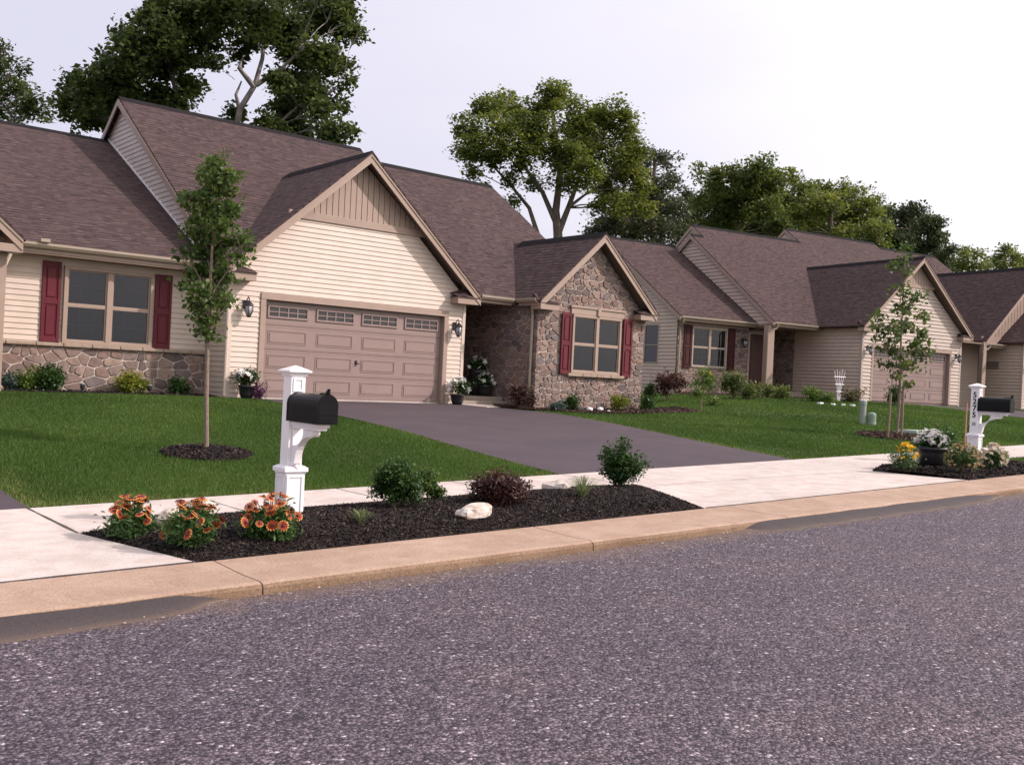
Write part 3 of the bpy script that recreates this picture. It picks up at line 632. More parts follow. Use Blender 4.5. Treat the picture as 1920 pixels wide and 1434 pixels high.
def window(H, x0, x1, z0, z1, y, mull=1, fr_=.07, bl=True, mat='tan', grid=True, pl=None):
    """double-hung pair in a front wall"""
    m = MB(); m.bbox(x0, x1, y-.055, y+.03, z1-fr_, z1); m.bbox(x0, x1, y-.055, y+.03, z0, z0+fr_)
    m.bbox(x0, x0+fr_, y-.05, y+.03, z0+fr_, z1-fr_); m.bbox(x1-fr_, x1, y-.05, y+.03, z0+fr_, z1-fr_)
    xm = (x0+x1)/2
    if mull: m.bbox(xm-.055, xm+.055, y-.05, y+.03, z0+fr_, z1-fr_)
    w = H.b(m, 'window', mat)
    spans = [(x0+fr_, xm-.055), (xm+.055, x1-fr_)] if mull else [(x0+fr_, x1-fr_)]
    for a, b in spans:
        zm = (z0+z1)/2; m = MB(); t = .028
        m.box(a, b, y-.022, y+.02, zm-.018, zm+.018)
        for c, d in ((z0+fr_, zm-.018), (zm+.018, z1-fr_)):
            m.box(a, a+t, y-.018, y+.02, c, d); m.box(b-t, b, y-.018, y+.02, c, d); m.box(a+t, b-t, y-.018, y+.02, c, c+t*.8); m.box(a+t, b-t, y-.018, y+.02, d-t*.8, d)
        H.b(m, 'sash', mat, w)
        m = MB(); m.face([(a, y+.004, z0+fr_), (b, y+.004, z0+fr_), (b, y+.004, z1-fr_), (a, y+.004, z1-fr_)]); H.b(m, 'pane', 'glass', w)
        if grid:
            m = MB(); 
            for k in (1, 2): xx = a+(b-a)*k/3; m.box(xx-.008, xx+.008, y+.012, y+.02, z0+fr_, z1-fr_)
            for q in (.25, .75): zz = z0+(z1-z0)*q; m.box(a, b, y+.0125, y+.0195, zz-.008, zz+.008)
            H.b(m, 'muntin', 'munt', w)
        m = MB(); m.face([(a, y+.024, z0+fr_), (b, y+.024, z0+fr_), (b, y+.024, z1-fr_), (a, y+.024, z1-fr_)]); H.b(m, 'pane_backing', 'pane_backing' if bl else 'dark', w)
    return w
def shutter(H, x0, x1, z0, z1, y, mat='shut'):
    m = MB(); s_ = .06; zm = (z0+z1)/2
    m.bbox(x0, x0+s_, y-.04, y, z0, z1); m.bbox(x1-s_, x1, y-.04, y, z0, z1)
    for a, b in ((z0, z0+.09), (zm-.05, zm+.05), (z1-.09, z1)): m.box(x0+s_, x1-s_, y-.038, y, a, b)
    for a, b in ((z0+.09, zm-.05), (zm+.05, z1-.09)):
        m.box(x0+s_, x1-s_, y-.018, y, a, b); m.bbox(x0+s_+.03, x1-s_-.03, y-.034, y-.017, a+.04, b-.04, .012)
    H.b(m, 'shutter', mat)
def garage_door(H, x0, x1, z0, z1, y, handle=True, lites=4):
    """four sections, four raised panels each, top row glazed"""
    n = 4; sh = (z1-z0)/n; m = MB(); m.box(x0-.02, x1+.02, y+.0405, y+.06, z0-.2, z1+.05)
    for r in range(n):
        a, b = z0+r*sh+.004, z0+(r+1)*sh-.004
        m.box(x0, x1, y, y+.04, a, b)
        for k in range(2): m.box(x0, x1, y-.003, y-.0005, b-.02-k*.035, b-.005-k*.035); m.box(x0, x1, y-.003, y-.0005, a+.006+k*.035, a+.021+k*.035)
        if r < n-1:
            cw = (x1-x0)/4
            for c in range(4):
                u0, u1 = x0+c*cw+.13, x0+(c+1)*cw-.13; q0, q1 = a+.115, b-.115
                m.box(u0, u1, y-.010, y-.0006, q0, q0+.016); m.box(u0, u1, y-.010, y-.0006, q1-.016, q1)
                m.box(u0, u0+.016, y-.010, y-.0006, q0+.016, q1-.016); m.box(u1-.016, u1, y-.010, y-.0006, q0+.016, q1-.016)
                m.bbox(u0+.04, u1-.04, y-.009, y-.0007, q0+.04, q1-.04, .01)
    d = H.b(m, 'garage_door', 'door'); r = n-1; a, b = z0+r*sh, z1; cw = (x1-x0)/4
    for c in range(4):
        u0, u1 = x0+c*cw+.10, x0+(c+1)*cw-.10; q0, q1 = a+.15, b-.10
        m = MB(); f = .045
        m.bbox(u0, u1, y-.03, y-.001, q0, q0+f); m.bbox(u0, u1, y-.03, y-.001, q1-f, q1); m.bbox(u0, u0+f, y-.029, y-.001, q0+f, q1-f); m.bbox(u1-f, u1, y-.029, y-.001, q0+f, q1-f)
        i0, i1 = u0+f, u1-f
        for k in (1, 2, 3): xx = i0+(i1-i0)*k/4; m.box(xx-.012, xx+.012, y-.02, y-.002, q0+f, q1-f)
        zz = (q0+q1)/2; m.box(i0, i1, y-.0195, y-.0025, zz-.010, zz+.010)
        H.b(m, 'door_window', 'door', d)
        m = MB(); m.face([(i0, y-.0035, q0+f), (i1, y-.0035, q0+f), (i1, y-.0035, q1-f), (i0, y-.0035, q1-f)]); H.b(m, 'pane', 'glassdark', d)
    if handle:
        m = MB(); xx = (x0+x1)/2; m.bbox(xx-.02, xx+.02, y-.035, y, z0+sh*1.55, z0+sh*1.55+.10); m.tube([(xx, y-.05, z0+sh*1.6), (xx+.07, y-.05, z0+sh*1.6)], .012, 6); H.b(m, 'handle', 'iron', d)
        m = MB(); m.box(x0, x1, y-.012, y+.03, z0-.035, z0+.001); H.b(m, 'threshold', 'walk')
    return d
def wall_lamp(H, x, y, z, s=1.0):
    m = MB(); m.lathe([(.0, -.0), (.045, 0), (.055, .01), (.05, .02)], (0, 0, 0), 10)
    m = MB(); m.bbox(x-.05*s, x+.05*s, y-.03, y, z-.02*s, z+.14*s)                       # back plate
    m.tube([(x, y-.03, z+.08*s), (x, y-.07*s, z+.16*s), (x, y-.12*s, z+.20*s), (x, y-.16*s, z+.16*s), (x, y-.16*s, z+.10*s)], .011*s, 6)
    m.lathe([(.012*s, .13*s), (.03*s, .11*s), (.085*s, .055*s), (.09*s, .04*s)], (x, y-.16*s, z), 12)
    for k in range(6):
        w = k*math.pi/3; m.tube([(x+.075*s*math.cos(w), y-.16*s+.075*s*math.sin(w), z+.045*s), (x+.085*s*math.cos(w), y-.16*s+.085*s*math.sin(w), z-.06*s), (x+.04*s*math.cos(w), y-.16*s+.04*s*math.sin(w), z-.16*s)], .006*s, 4)
    m.lathe([(.03*s, -.19*s), (.045*s, -.165*s), (.045*s, -.155*s), (.01*s, -.15*s)], (x, y-.16*s, z), 10)
    l = H.b(m, 'wall_lamp', 'iron')
    m = MB(); m.lathe([(.035*s, -.15*s), (.07*s, -.06*s), (.062*s, .04*s), (.03*s, .05*s)], (x, y-.16*s, z), 12); H.b(m, 'glass_globe', 'lampglass', l, smooth=True)
def glassdark():
    m, nt, b = new_mat('dark_glass'); b.inputs['Base Color'].default_value = (.02, .018, .022, 1); b.inputs['Roughness'].default_value = .06; b.inputs['Specular IOR Level'].default_value = .6
    return m
M['glassdark'] = glassdark()
M['lampglass'] = simple('lamp_glass', (.35, .35, .37), None, rough=.15)

# ------------------------------------------------------------------ HOUSE 1 (world coordinates, base at the garage)
GZ = -.68
H1 = House('large house on the left with garage gable, stone wing and red shutters', (12.3, 20.55, GZ), 0, (12.3, 20.55, GZ))
H = H1; Yg = 20.55
DX0, DX1, DZ1 = 9.98, 14.84, 1.50
# garage front wall
m = MB(); P = front(Yg); top = lambda x: 5.14-.27-.894*abs(x-12.3)
siding(m, P, [(9.20, GZ), (DX0-.13, GZ), (DX0-.13, 1.64), (9.20, 1.64)])
siding(m, P, [(DX1+.13, GZ), (15.42, GZ), (15.42, 1.64), (DX1+.13, 1.64)])
siding(m, P, [(9.20, 1.64), (15.42, 1.64), (15.42, top(15.42)), (13.94, 3.43), (10.66, 3.43), (9.20, top(9.20))])
H.b(m, 'siding_wall', 'cream')
m = MB(); m.box(9.14, 15.47, Yg+.0, Yg+.12, 1.52, 2.0); m.prism([(9.14, Yg+.002, 2.0), (15.47, Yg+.002, 2.0), (12.3, Yg+.002, 4.86)], (0, .1, 0)); m.box(9.14, DX0-.01, Yg+.001, Yg+.12, GZ-.3, 1.52); m.box(DX1+.01, 15.47, Yg+.001, Yg+.12, GZ-.3, 1.52); H.b(m, 'wall_core', 'dtan')
m = MB(); boards(m, front(Yg), [(10.60, 3.56), (14.0, 3.56), (12.3, 4.93)]); H.b(m, 'board_gable', 'tan')
m = MB(); m.bbox(10.42, 14.18, Yg-.055, Yg-.0, 3.41, 3.58); H.b(m, 'gable_band', 'tan')
m = MB(); m.bbox(DX0-.13, DX0, Yg-.045, Yg+.10, GZ, 1.52); m.bbox(DX1, DX1+.13, Yg-.045, Yg+.10, GZ, 1.52); m.bbox(DX0-.13, DX1+.13, Yg-.05, Yg+.10, 1.52, 1.66); H.b(m, 'door_frame', 'tan')
garage_door(H, DX0, DX1, GZ+.03, 1.52, Yg+.10)
m = MB(); m.bbox(9.10, 9.21, Yg-.03, Yg+.07, GZ, 2.0); H.b(m, 'corner_board', 'cream'); m = MB(); m.bbox(15.41, 15.51, Yg-.03, Yg+.07, GZ, 2.05); H.b(m, 'corner_board', 'cream')
m = MB(); siding(m, left(9.14), [(-21.68, GZ), (-20.62, GZ), (-20.62, 2.2), (-21.68, 2.2)]); H.b(m, 'siding_wall', 'cream')
m = MB(); m.box(9.15, 9.3, 20.63, 28, GZ-.3, 2.3); H.b(m, 'side_wall', 'dtan'); m = MB(); m.box(15.3, 15.46, 20.63, 24, GZ-.3, 2.2); H.b(m, 'side_wall', 'dtan')
gable_wing(H, 12.3, 3.43, 5.16, 2.12, 20.2, 24.8, 24.35)
eave_return(H, 8.92, 9.58, 20.2, Yg, 1.87, 2.03, 2.34, -1); eave_return(H, 15.02, 15.68, 20.2, Yg, 1.87, 2.03, 2.34, 1)
wall_lamp(H, 9.50, Yg-.02, 1.30, 1.15); wall_lamp(H, 15.17, Yg-.02, 1.24, 1.15)
downspout(H, [(9.13, 20.46, 1.85), (9.10, 20.5, 1.7), (9.10, 20.5, GZ+.08), (9.10, 20.4, GZ+.03)], 'cream')
# main roof: two ridge heights, one front plane
SL = .69; E0, EZ = 20.25, 2.15; RA, RB = 27.22, 26.55
zm_ = lambda y: EZ+SL*(y-E0)
roof_slab(H, 'main_roof', 8.76, 16.15, 20.57, zm_(20.57), SL, RA); roof_slab(H, 'main_roof', 16.15, 20.85, E0, EZ, SL, RB)
m = MB(); m.prism([(15.50, E0, EZ), (16.15, E0, EZ), (16.15, 20.57, zm_(20.57)), (15.50, 20.57, zm_(20.57))], (0, 0, -.05)); H.b(m, 'main_roof', 'roof', uv=True)
m = MB(); m.prism([(8.76, 20.5, zm_(20.5)), (9.1, 20.5, zm_(20.5)), (9.1, 20.57, zm_(20.57)), (8.76, 20.57, zm_(20.57))], (0, 0, -.05)); H.b(m, 'main_roof', 'roof', uv=True)
side_rake(H, 8.76, 20.5, zm_(20.5), SL, RA, -1); side_rake(H, 20.85, E0, EZ, SL, RB, 1); side_rake(H, 16.15, 26, zm_(26), SL, RA, 1)
# step wall between the high and the low roof, right end wall
zz = lambda y: EZ-.07+SL*(y-E0)
m = MB(); siding(m, left(8.92), [(-20.6, 2.2), (-20.6, 2.3), (-RA, zz(RA)), (-33.8, 2.3), (-33.8, 2.2)], .125); H.b(m, 'siding_wall', 'greysid')
m = MB(); m.prism([(8.95, 20.7, 2), (8.95, RA, zz(RA)-.05), (8.95, 33.7, 2)], (.1, 0, 0)); H.b(m, 'end_wall', 'dtan'); m = MB(); m.prism([(20.6, 20.7, GZ), (20.6, 20.7, 2.4), (20.6, RB, zz(RB)-.05), (20.6, 32.6, 2.4), (20.6, 33, GZ)], (.1, 0, 0)); H.b(m, 'end_wall', 'dtan')
gutter(H, (15.72, E0, 2.13), (16.80, E0, 2.13))
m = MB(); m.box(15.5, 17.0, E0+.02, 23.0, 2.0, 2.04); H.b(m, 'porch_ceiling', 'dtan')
# porch recess
m = MB(); m.box(15.47, 17.2, 23.0, 23.2, GZ-.2, 2.0); H.b(m, 'porch_wall', 'dtan')
m = MB(); m.bbox(15.55, 15.66, 22.93, 23.0, -.47, 1.75); m.bbox(16.56, 16.67, 22.93, 23.0, -.47, 1.75); m.bbox(15.66, 16.56, 22.93, 23.0, 1.64, 1.75); H.b(m, 'front_door_frame', 'tan')
m = MB(); m.bbox(15.68, 16.54, 22.96, 23.0, -.46, 1.63)
for a, b in ((-.35, .35), (.5, 1.5)): m.bbox(15.78, 16.08, 22.945, 22.97, a, b); m.bbox(16.16, 16.44, 22.945, 22.97, a, b)
fd = H.b(m, 'front_door', 'frontdoor'); m = MB(); m.lathe([(.0, 0), (.03, .01), (.03, .04), (0, .05)], (15.75, 22.93, .5), 8); H.b(m, 'handle', 'gutter', fd)
m = MB(); m.bbox(15.5, 17.05, 20.75, 23.0, GZ-.05, -.46, .012); m.bbox(15.52, 17.02, 20.5, 20.749, GZ-.05, -.575, .012); H.b(m, 'porch_step', 'porch')
# stone wing
SY = 19.5
WX0, WX1, WZ0, WZ1 = 18.27, 20.12, .27, 1.84
top2 = lambda x: 4.08-.26-.89*abs(x-19.07)
m = MB(); poly = [(17.06, GZ-.1), (21.08, GZ-.1), (21.08, 1.98), (19.07, 3.80), (17.06, 1.98)]
stones(m, front(SY), poly, [(WX0-.01, WX1+.01, WZ0-.08, WZ1+.22)], .24, .155, seed=5)
H.b(m, 'stone_wall', 'stone')
m = MB(); stones(m, left(17.06), [(-23.0, GZ-.1), (-19.46, GZ-.1), (-19.46, 2.1), (-23.0, 2.1)], [], .26, .165, seed=9); H.b(m, 'stone_wall', 'stone')
m = MB()
m.prism([(17.065, SY, GZ-.2), (WX0, SY, GZ-.2), (WX0, SY, 2.9), (17.065, SY, 1.98)], (0, .15, 0)); m.prism([(WX1, SY, GZ-.2), (21.075, SY, GZ-.2), (21.075, SY, 1.98), (WX1, SY, 2.75)], (0, .15, 0))
m.prism([(WX0, SY+.001, GZ-.2), (WX1, SY+.001, GZ-.2), (WX1, SY+.001, WZ0), (WX0, SY+.001, WZ0)], (0, .148, 0)); m.prism([(WX0, SY+.001, WZ1), (WX1, SY+.001, WZ1), (WX1, SY+.001, 2.75), (19.07, SY+.001, 3.75), (WX0, SY+.001, 2.9)], (0, .148, 0))
m.box(17.062, 17.2, SY+.151, 23.0, GZ-.2, 2.1); H.b(m, 'mortar_wall', 'mortar')
m = MB(); m.box(20.95, 21.07, SY+.152, 24, GZ-.2, 2.1); H.b(m, 'side_wall', 'beige')
window(H, WX0, WX1, WZ0, WZ1, SY-.02, grid=False)
m = MB(); m.bbox(WX0-.08, WX1+.08, SY-.07, SY, WZ1+.003, WZ1+.2); m.bbox(WX0-.12, WX1+.12, SY-.10, SY, WZ1+.17, WZ1+.23); m.bbox((WX0+WX1)/2-.06, (WX0+WX1)/2+.06, SY-.115, SY, WZ1-.0, WZ1+.235); H.b(m, 'window_header', 'tan')
m = MB(); 
for k in range(4): a = WX0-.14+k*.535; m.bbox(a, a+.525, SY-.13, SY, WZ0-.085, WZ0-.003, .012)
H.b(m, 'window_sill', 'sill')
shutter(H, 17.86, 18.20, .24, 1.86, SY-.05); shutter(H, 20.19, 20.55, .24, 1.86, SY-.05)
gable_wing(H, 19.07, 2.2, 4.08, 2.12, 19.18, 23.2, 22.7)
eave_return(H, 16.87, 17.52, 19.18, SY, 1.86, 2.02, 2.28, -1); eave_return(H, 20.62, 21.27, 19.18, SY, 1.86, 2.02, 2.28, 1)
gutter(H, (16.84, 20.02, 2.12), (16.84, 19.25, 2.12)); gutter(H, (21.30, 19.25, 2.12), (21.30, 20.5, 2.12))
downspout(H, [(16.86, 19.52, 2.05), (16.90, 19.54, 1.9), (16.99, 19.62, 1.72), (16.99, 19.62, -.5), (16.95, 19.5, -.56)])
downspout(H, [(21.32, 19.5, 2.05), (21.28, 19.55, 1.92), (21.14, 19.62, 1.8), (21.14, 19.62, -.5)])
# left part
LY = 21.7
m = MB(); siding(m, front(LY), [(4.6, .30), (9.14, .30), (9.14, 2.15), (4.6, 2.15)]); H.b(m, 'siding_wall', 'cream')
m = MB(); m.box(1, 9.14, LY+.001, LY+.12, GZ-.2, 2.2); H.b(m, 'mortar_wall', 'mortar')
m = MB(); stones(m, front(LY-.06), [(4.5, GZ-.1), (9.135, GZ-.1), (9.135, .235), (4.5, .235)], [], .30, .19, seed=12); H.b(m, 'stone_wall', 'stone')
m = MB(); m.box(4.5, 9.137, LY-.062, LY, GZ-.2, .235); H.b(m, 'stone_wall_mortar', 'mortar')
m = MB(); rr = random.Random(3); a = 4.5
while a < 9.0: w = min(9.137-a, rr.uniform(.45, .65)); m.bbox(a, a+w-.01, LY-.15, LY, .237, .31, .012); a += w
H.b(m, 'stone_ledge', 'sill')
window(H, 6.05, 7.88, .31, 1.90, LY-.05); m = MB(); m.bbox(6.0, 7.93, LY-.09, LY, .285, .335); H.b(m, 'window_sill', 'tan')
shutter(H, 5.64, 6.00, .33, 1.96, LY-.02); shutter(H, 7.93, 8.30, .31, 1.92, LY-.02)
m = MB(); m.bbox(4.6, 9.1, LY-.05, LY-.002, 2.05, 2.2); H.b(m, 'frieze_board', 'tan')
LS = .525; roof_slab(H, 'low_roof', -6, 8.91, 21.22, 2.27, LS, 28.3)
gutter(H, (4.72, 21.22, 2.24), (8.85, 21.22, 2.24))
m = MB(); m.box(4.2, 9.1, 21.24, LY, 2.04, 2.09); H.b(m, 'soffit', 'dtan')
# flashing strip where the low roof meets the step wall
m = MB(); m.prism([(8.87, 21.3, 2.33), (8.87, 28.3, 2.33+LS*7), (8.87, 28.3, 2.37+LS*7), (8.87, 21.3, 2.37)], (.03, 0, 0)); H.b(m, 'flashing', 'white')
# projecting gable beyond the left edge of the picture
gable_wing(H, 1.35, 3.5, 5.3, 2.2, 20.0, 26.0)
m = MB(); m.bbox(4.45, 4.66, 20.3, 20.5, GZ, 1.95); H.b(m, 'corner_board', 'tan')
m = MB(); m.box(-2, 4.45, 20.36, 20.5, GZ-.2, 2.2); m.box(4.5, 4.64, 20.5, LY, GZ-.2, 2.2); m.prism([(-1.8, 20.36, 2.2), (4.5, 20.36, 2.2), (1.35, 20.36, 4.9)], (0, .1, 0)); H.b(m, 'porch_wall', 'tan')
m = MB(); m.bbox(4.05, 4.86, 20.02, 20.36, 1.9, 2.05); H.b(m, 'eave_return', 'tan')
downspout(H, [(4.92, 21.13, 2.1), (4.90, 21.13, 1.95), (4.76, 20.9, 1.7), (4.74, 20.9, GZ+.15), (4.78, 20.75, GZ+.05)])
m = MB(); m.bbox(5.42, 5.60, 21.05, 21.2, 2.26, 2.33); H.b(m, 'gutter_outlet', 'gutter')

_sid = siding
def siding(mb, pl, poly, e=.15, t=.034): _sid(mb, pl, poly, e, t)      # far laps widened and deepened so their shade lines show
# ------------------------------------------------------------------ HOUSE 2 (own frame)
p0 = ray(1632, 698)*41.3; PH = R(-9.5); F2 = -.13
def w2(x, y, z=0): c, s_ = math.cos(PH), math.sin(PH); return Vector((p0.x+c*x-s_*y, p0.y+s_*x+c*y, z))
def inv2(p): c, s_ = math.cos(PH), math.sin(PH); a, b = p.x-p0.x, p.y-p0.y; return Vector((c*a+s_*b, -s_*a+c*b, p.z))
H2 = House('middle house with dark red shutters and a stone wall behind the yellow lilies', (p0.x, p0.y, F2), PH, (0, 0, F2)); H = H2
m = MB(); P = front(0); D0, D1, DT = .12, 5.0, 2.08; t2 = lambda x: 6.04-.27-.886*abs(x-2.6)
siding(m, P, [(-.50, F2), (D0-.12, F2), (D0-.12, 2.2), (-.50, 2.2)]); siding(m, P, [(D1+.12, F2), (5.70, F2), (5.70, 2.2), (D1+.12, 2.2)])
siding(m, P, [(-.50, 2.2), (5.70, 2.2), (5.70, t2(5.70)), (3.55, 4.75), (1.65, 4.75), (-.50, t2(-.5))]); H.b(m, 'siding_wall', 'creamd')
m = MB(); m.box(-.55, D0-.01, .001, .12, F2-.5, 2.2); m.box(D1+.01, 5.75, .001, .12, F2-.5, 2.2); m.box(-.55, 5.75, 0.002, .12, 2.2, 2.8); m.prism([(-.55, .003, 2.8), (5.75, .003, 2.8), (2.6, .003, 5.7)], (0, .1, 0)); H.b(m, 'wall_core', 'dtan')
m = MB(); boards(m, front(0), [(1.5, 4.86), (3.7, 4.86), (2.6, 5.8)], .17); H.b(m, 'board_gable', 'tan')
m = MB(); m.bbox(1.45, 3.75, -.05, 0, 4.74, 4.87); H.b(m, 'gable_band', 'tan')
m = MB(); m.bbox(D0-.12, D0, -.04, .1, F2, DT); m.bbox(D1, D1+.12, -.04, .1, F2, DT); m.bbox(D0-.12, D1+.12, -.045, .1, DT, DT+.13); H.b(m, 'door_frame', 'tan')
garage_door(H, D0, D1, F2+.02, DT, .12, False)
m = MB(); m.bbox(-.6, -.49, -.03, .08, F2-.3, 2.8); H.b(m, 'corner_board', 'creamd'); m = MB(); m.bbox(5.69, 5.79, -.03, .08, F2-.3, 2.8); H.b(m, 'corner_board', 'creamd')
m = MB(); siding(m, left(-.55), [(-3.7, F2-.3), (-.08, F2-.3), (-.08, 2.85), (-3.7, 2.85)]); H.b(m, 'siding_wall', 'beige')
m = MB(); stones(m, left(-.55), [(-4.9, F2), (-3.72, F2), (-3.72, 2.85), (-4.9, 2.85)], [], .36, .22, seed=21); H.b(m, 'stone_wall', 'stone')
m = MB(); m.box(-.54, -.4, .1, 5, F2-.3, 2.85); m.box(-3.1, -.55, 4.9, 5.1, F2-.3, 2.85); H.b(m, 'porch_wall', 'mortar')
gable_wing(H, 2.6, 3.5, 6.06, 2.95, -.35, 6.6, 6.2)
eave_return(H, -.88, -.25, -.35, 0, 2.7, 2.86, 3.15, -1); eave_return(H, 5.45, 6.08, -.35, 0, 2.7, 2.86, 3.15, 1)
wall_lamp(H, -.28, -.02, 1.98, 1.15); wall_lamp(H, 5.42, -.02, 1.93, 1.15)
S2 = .75; Y2, Z2 = 2.1, 2.97
for a, b, zr in ((-3.45, -2.75, 7.12), (-2.75, 4.3, 7.72), (4.3, 11.0, 8.48), (11.0, 15.6, 8.2)):
    yr = Y2+(zr-Z2)/S2; roof_slab(H, 'main_roof', a, b, Y2, Z2, S2, yr); side_rake(H, a, Y2, Z2, S2, yr, -1)
side_rake(H, 15.6, Y2, Z2, S2, Y2+(8.2-Z2)/S2, 1)
zq = lambda y: Z2-.07+S2*(y-Y2)
for x_, zr in ((-3.32, 7.12), (-2.7, 7.72), (4.35, 8.48)):
    yr = Y2+(zr-Z2)/S2; m = MB(); siding(m, left(x_), [(-2.25, 2.85), (-2.25, zq(2.25)), (-yr, zq(yr)), (-2*yr+2.25, zq(2.25)), (-2*yr+2.25, 2.85)], .16); H.b(m, 'siding_wall', 'beige')
    m = MB(); m.prism([(x_+.01, 2.3, 2.7), (x_+.01, yr, zq(yr)-.03), (x_+.01, 2*yr-2.3, 2.7)], (.08, 0, 0)); H.b(m, 'end_wall', 'dtan')
gutter(H, (-3.45, Y2, 2.92), (-.95, Y2, 2.92))
m = MB(); m.box(-3.4, -.6, Y2+.01, 5, 2.78, 2.83); H.b(m, 'porch_ceiling', 'dtan')
m = MB(); m.bbox(-3.62, -3.28, 2.22, 2.5, F2, 2.79); H.b(m, 'porch_column', 'tan')
downspout(H, [(-3.30, 2.02, 2.85), (-3.32, 2.05, 2.7), (-3.68, 2.18, 2.45), (-3.68, 2.18, .1)])
m = MB(); m.bbox(-3.25, -.56, 2.55, 4.9, F2-.4, .1); H.b(m, 'porch_step', 'porch')
# left part of house 2
S3, LYr = .66, 8.9; roof_slab(H, 'low_roof', -7.5, -3.33, 3.2, 2.94, S3, LYr); side_rake(H, -7.5, 3.2, 2.94, S3, LYr, -1)
ys = 3.65
m = MB(); poly = [(-7.2, F2-.4), (-3.4, F2-.4), (-3.4, 2.8), (-7.2, 2.8)]; Wd = (-6.5, -4.6, .91, 2.58)
stones(m, front(ys), poly, [(Wd[0]-.02, Wd[1]+.02, Wd[2]-.03, Wd[3]+.03)], .36, .22, seed=33); H.b(m, 'stone_wall', 'stone')
m = MB(); m.box(-7.2, Wd[0], ys+.001, ys+.15, F2-.4, 2.85); m.box(Wd[1], -3.4, ys+.001, ys+.15, F2-.4, 2.85); m.box(Wd[0], Wd[1], ys+.002, ys+.15, F2-.4, Wd[2]); m.box(Wd[0], Wd[1], ys+.002, ys+.15, Wd[3], 2.85); H.b(m, 'mortar_wall', 'mortar')
window(H, *Wd, ys-.02, bl=False, mat='gutter'); shutter(H, -6.93, -6.55, .86, 2.63, ys-.04, 'shutd'); shutter(H, -4.55, -4.16, .86, 2.63, ys-.04, 'shutd')
wall_lamp(H, -3.74, ys-.03, 2.1, 1.2)
m = MB(); m.bbox(-3.38, -3.28, ys-.03, ys+.05, .28, 2.6); m.bbox(-2.5, -2.4, ys-.03, ys+.05, .28, 2.6); m.bbox(-3.28, -2.5, ys-.03, ys+.05, 2.48, 2.6); H.b(m, 'front_door_frame', 'tan')
m = MB(); m.bbox(-3.28, -2.5, ys, ys+.04, .1, 2.47); m.bbox(-3.18, -2.6, ys-.02, ys+.01, .5, 1.2); m.bbox(-3.18, -2.6, ys-.02, ys+.01, 1.4, 2.3); H.b(m, 'front_door', 'frontdoor')
gutter(H, (-7.5, 3.2, 2.91), (-3.4, 3.2, 2.91)); m = MB(); m.bbox(-7.2, -3.4, ys-.05, ys-.001, 2.62, 2.82); H.b(m, 'frieze_board', 'tan')
downspout(H, [(-7.38, 3.11, 2.83), (-7.38, 3.15, 2.7), (-7.2, 3.55, 2.45), (-7.2, 3.57, F2)])
xl = -7.25; zl = lambda y: 2.94-.07+S3*(y-3.2); WY = (4.8, 5.78, .99, 2.65)
m = MB(); P = left(xl); a, b = -WY[1], -WY[0]
for pl_ in ([(-14.1, F2-.5), (a, F2-.5), (a, 2.65), (-14.1, 2.65)], [(b, F2-.5), (-3.65, F2-.5), (-3.65, 2.65), (b, 2.65)], [(a, F2-.5), (b, F2-.5), (b, .99), (a, .99)], [(-14.1, 2.65), (-3.65, 2.65), (-3.65, zl(3.65)), (-LYr, zl(LYr)), (-14.1, zl(3.7))]): siding(m, P, pl_)
H.b(m, 'siding_wall', 'beige'); m = MB(); m.prism([(xl+.01, 3.7, F2-.5), (xl+.01, 3.7, 3.1), (xl+.01, LYr, zl(LYr)-.05), (xl+.01, 14.0, 3.1), (xl+.01, 14.0, F2-.5)], (.1, 0, 0)); H.b(m, 'end_wall', 'dark')
# side window, turned to face the neighbour
m = MB(); fw = .06
for (y_, y__, z_, z__) in ((WY[0], WY[1], WY[2], WY[2]+fw), (WY[0], WY[1], WY[3]-fw, WY[3]), (WY[0], WY[0]+fw, WY[2]+fw, WY[3]-fw), (WY[1]-fw, WY[1], WY[2]+fw, WY[3]-fw), (WY[0]+fw, WY[1]-fw, 1.755, 1.79)): m.bbox(xl-.04, xl+.01, y_, y__, z_, z__)
w = H.b(m, 'window', 'gutter'); m = MB(); m.face([(xl-.008, WY[0], WY[2]), (xl-.008, WY[1], WY[2]), (xl-.008, WY[1], WY[3]), (xl-.008, WY[0], WY[3])]); H.b(m, 'pane', 'glassdark', w)

# ------------------------------------------------------------------ HOUSE 3 (same turned frame)
q0 = w2(8.9, 0)
H3 = House('house cut off by the right edge of the picture, with a big dark roof slope', (q0.x, q0.y, F2), PH, (8.9, 0, F2)); H = H3
gable_wing(H, 11.6, 4.05, 6.58, 2.86, 0.0, 8.0, 7.0)
m = MB(); boards(m, front(.32), [(8.0, 3.02), (15.2, 3.02), (11.6, 6.15)], .22, .03); H.b(m, 'board_gable', 'tan')
m = MB(); m.bbox(7.6, 15.6, .26, .34, 2.72, 3.03); H.b(m, 'gable_band', 'tan')
m = MB(); m.prism([(7.7, .345, 2.72), (15.5, .345, 2.72), (11.6, .345, 6.2)], (0, .1, 0)); H.b(m, 'wall_core', 'dtan')
gutter(H, (6.1, .85, 2.86), (7.5, .85, 2.86)); gutter(H, (7.6, .02, 2.70), (9.6, .02, 2.70))
m = MB(); siding(m, front(1.4), [(5.75, F2-.3), (9.0, F2-.3), (9.0, 2.8), (5.75, 2.8)]); H.b(m, 'siding_wall', 'beige')
m = MB(); m.box(5.75, 9.0, 1.402, 1.5, F2-.3, 2.9); m.box(9.1, 9.2, -.8, 4, F2-.3, 2.8); H.b(m, 'wall_core', 'dtan')
m = MB(); m.box(5.8, 9.6, .1, 1.4, 2.66, 2.71); H.b(m, 'porch_ceiling', 'dtan')
shutter(H, 6.45, 6.85, .5, 2.5, 1.38, 'shut')
m = MB(); m.bbox(7.38, 7.60, .0, .22, F2-.2, 2.69); H.b(m, 'porch_column', 'tan')
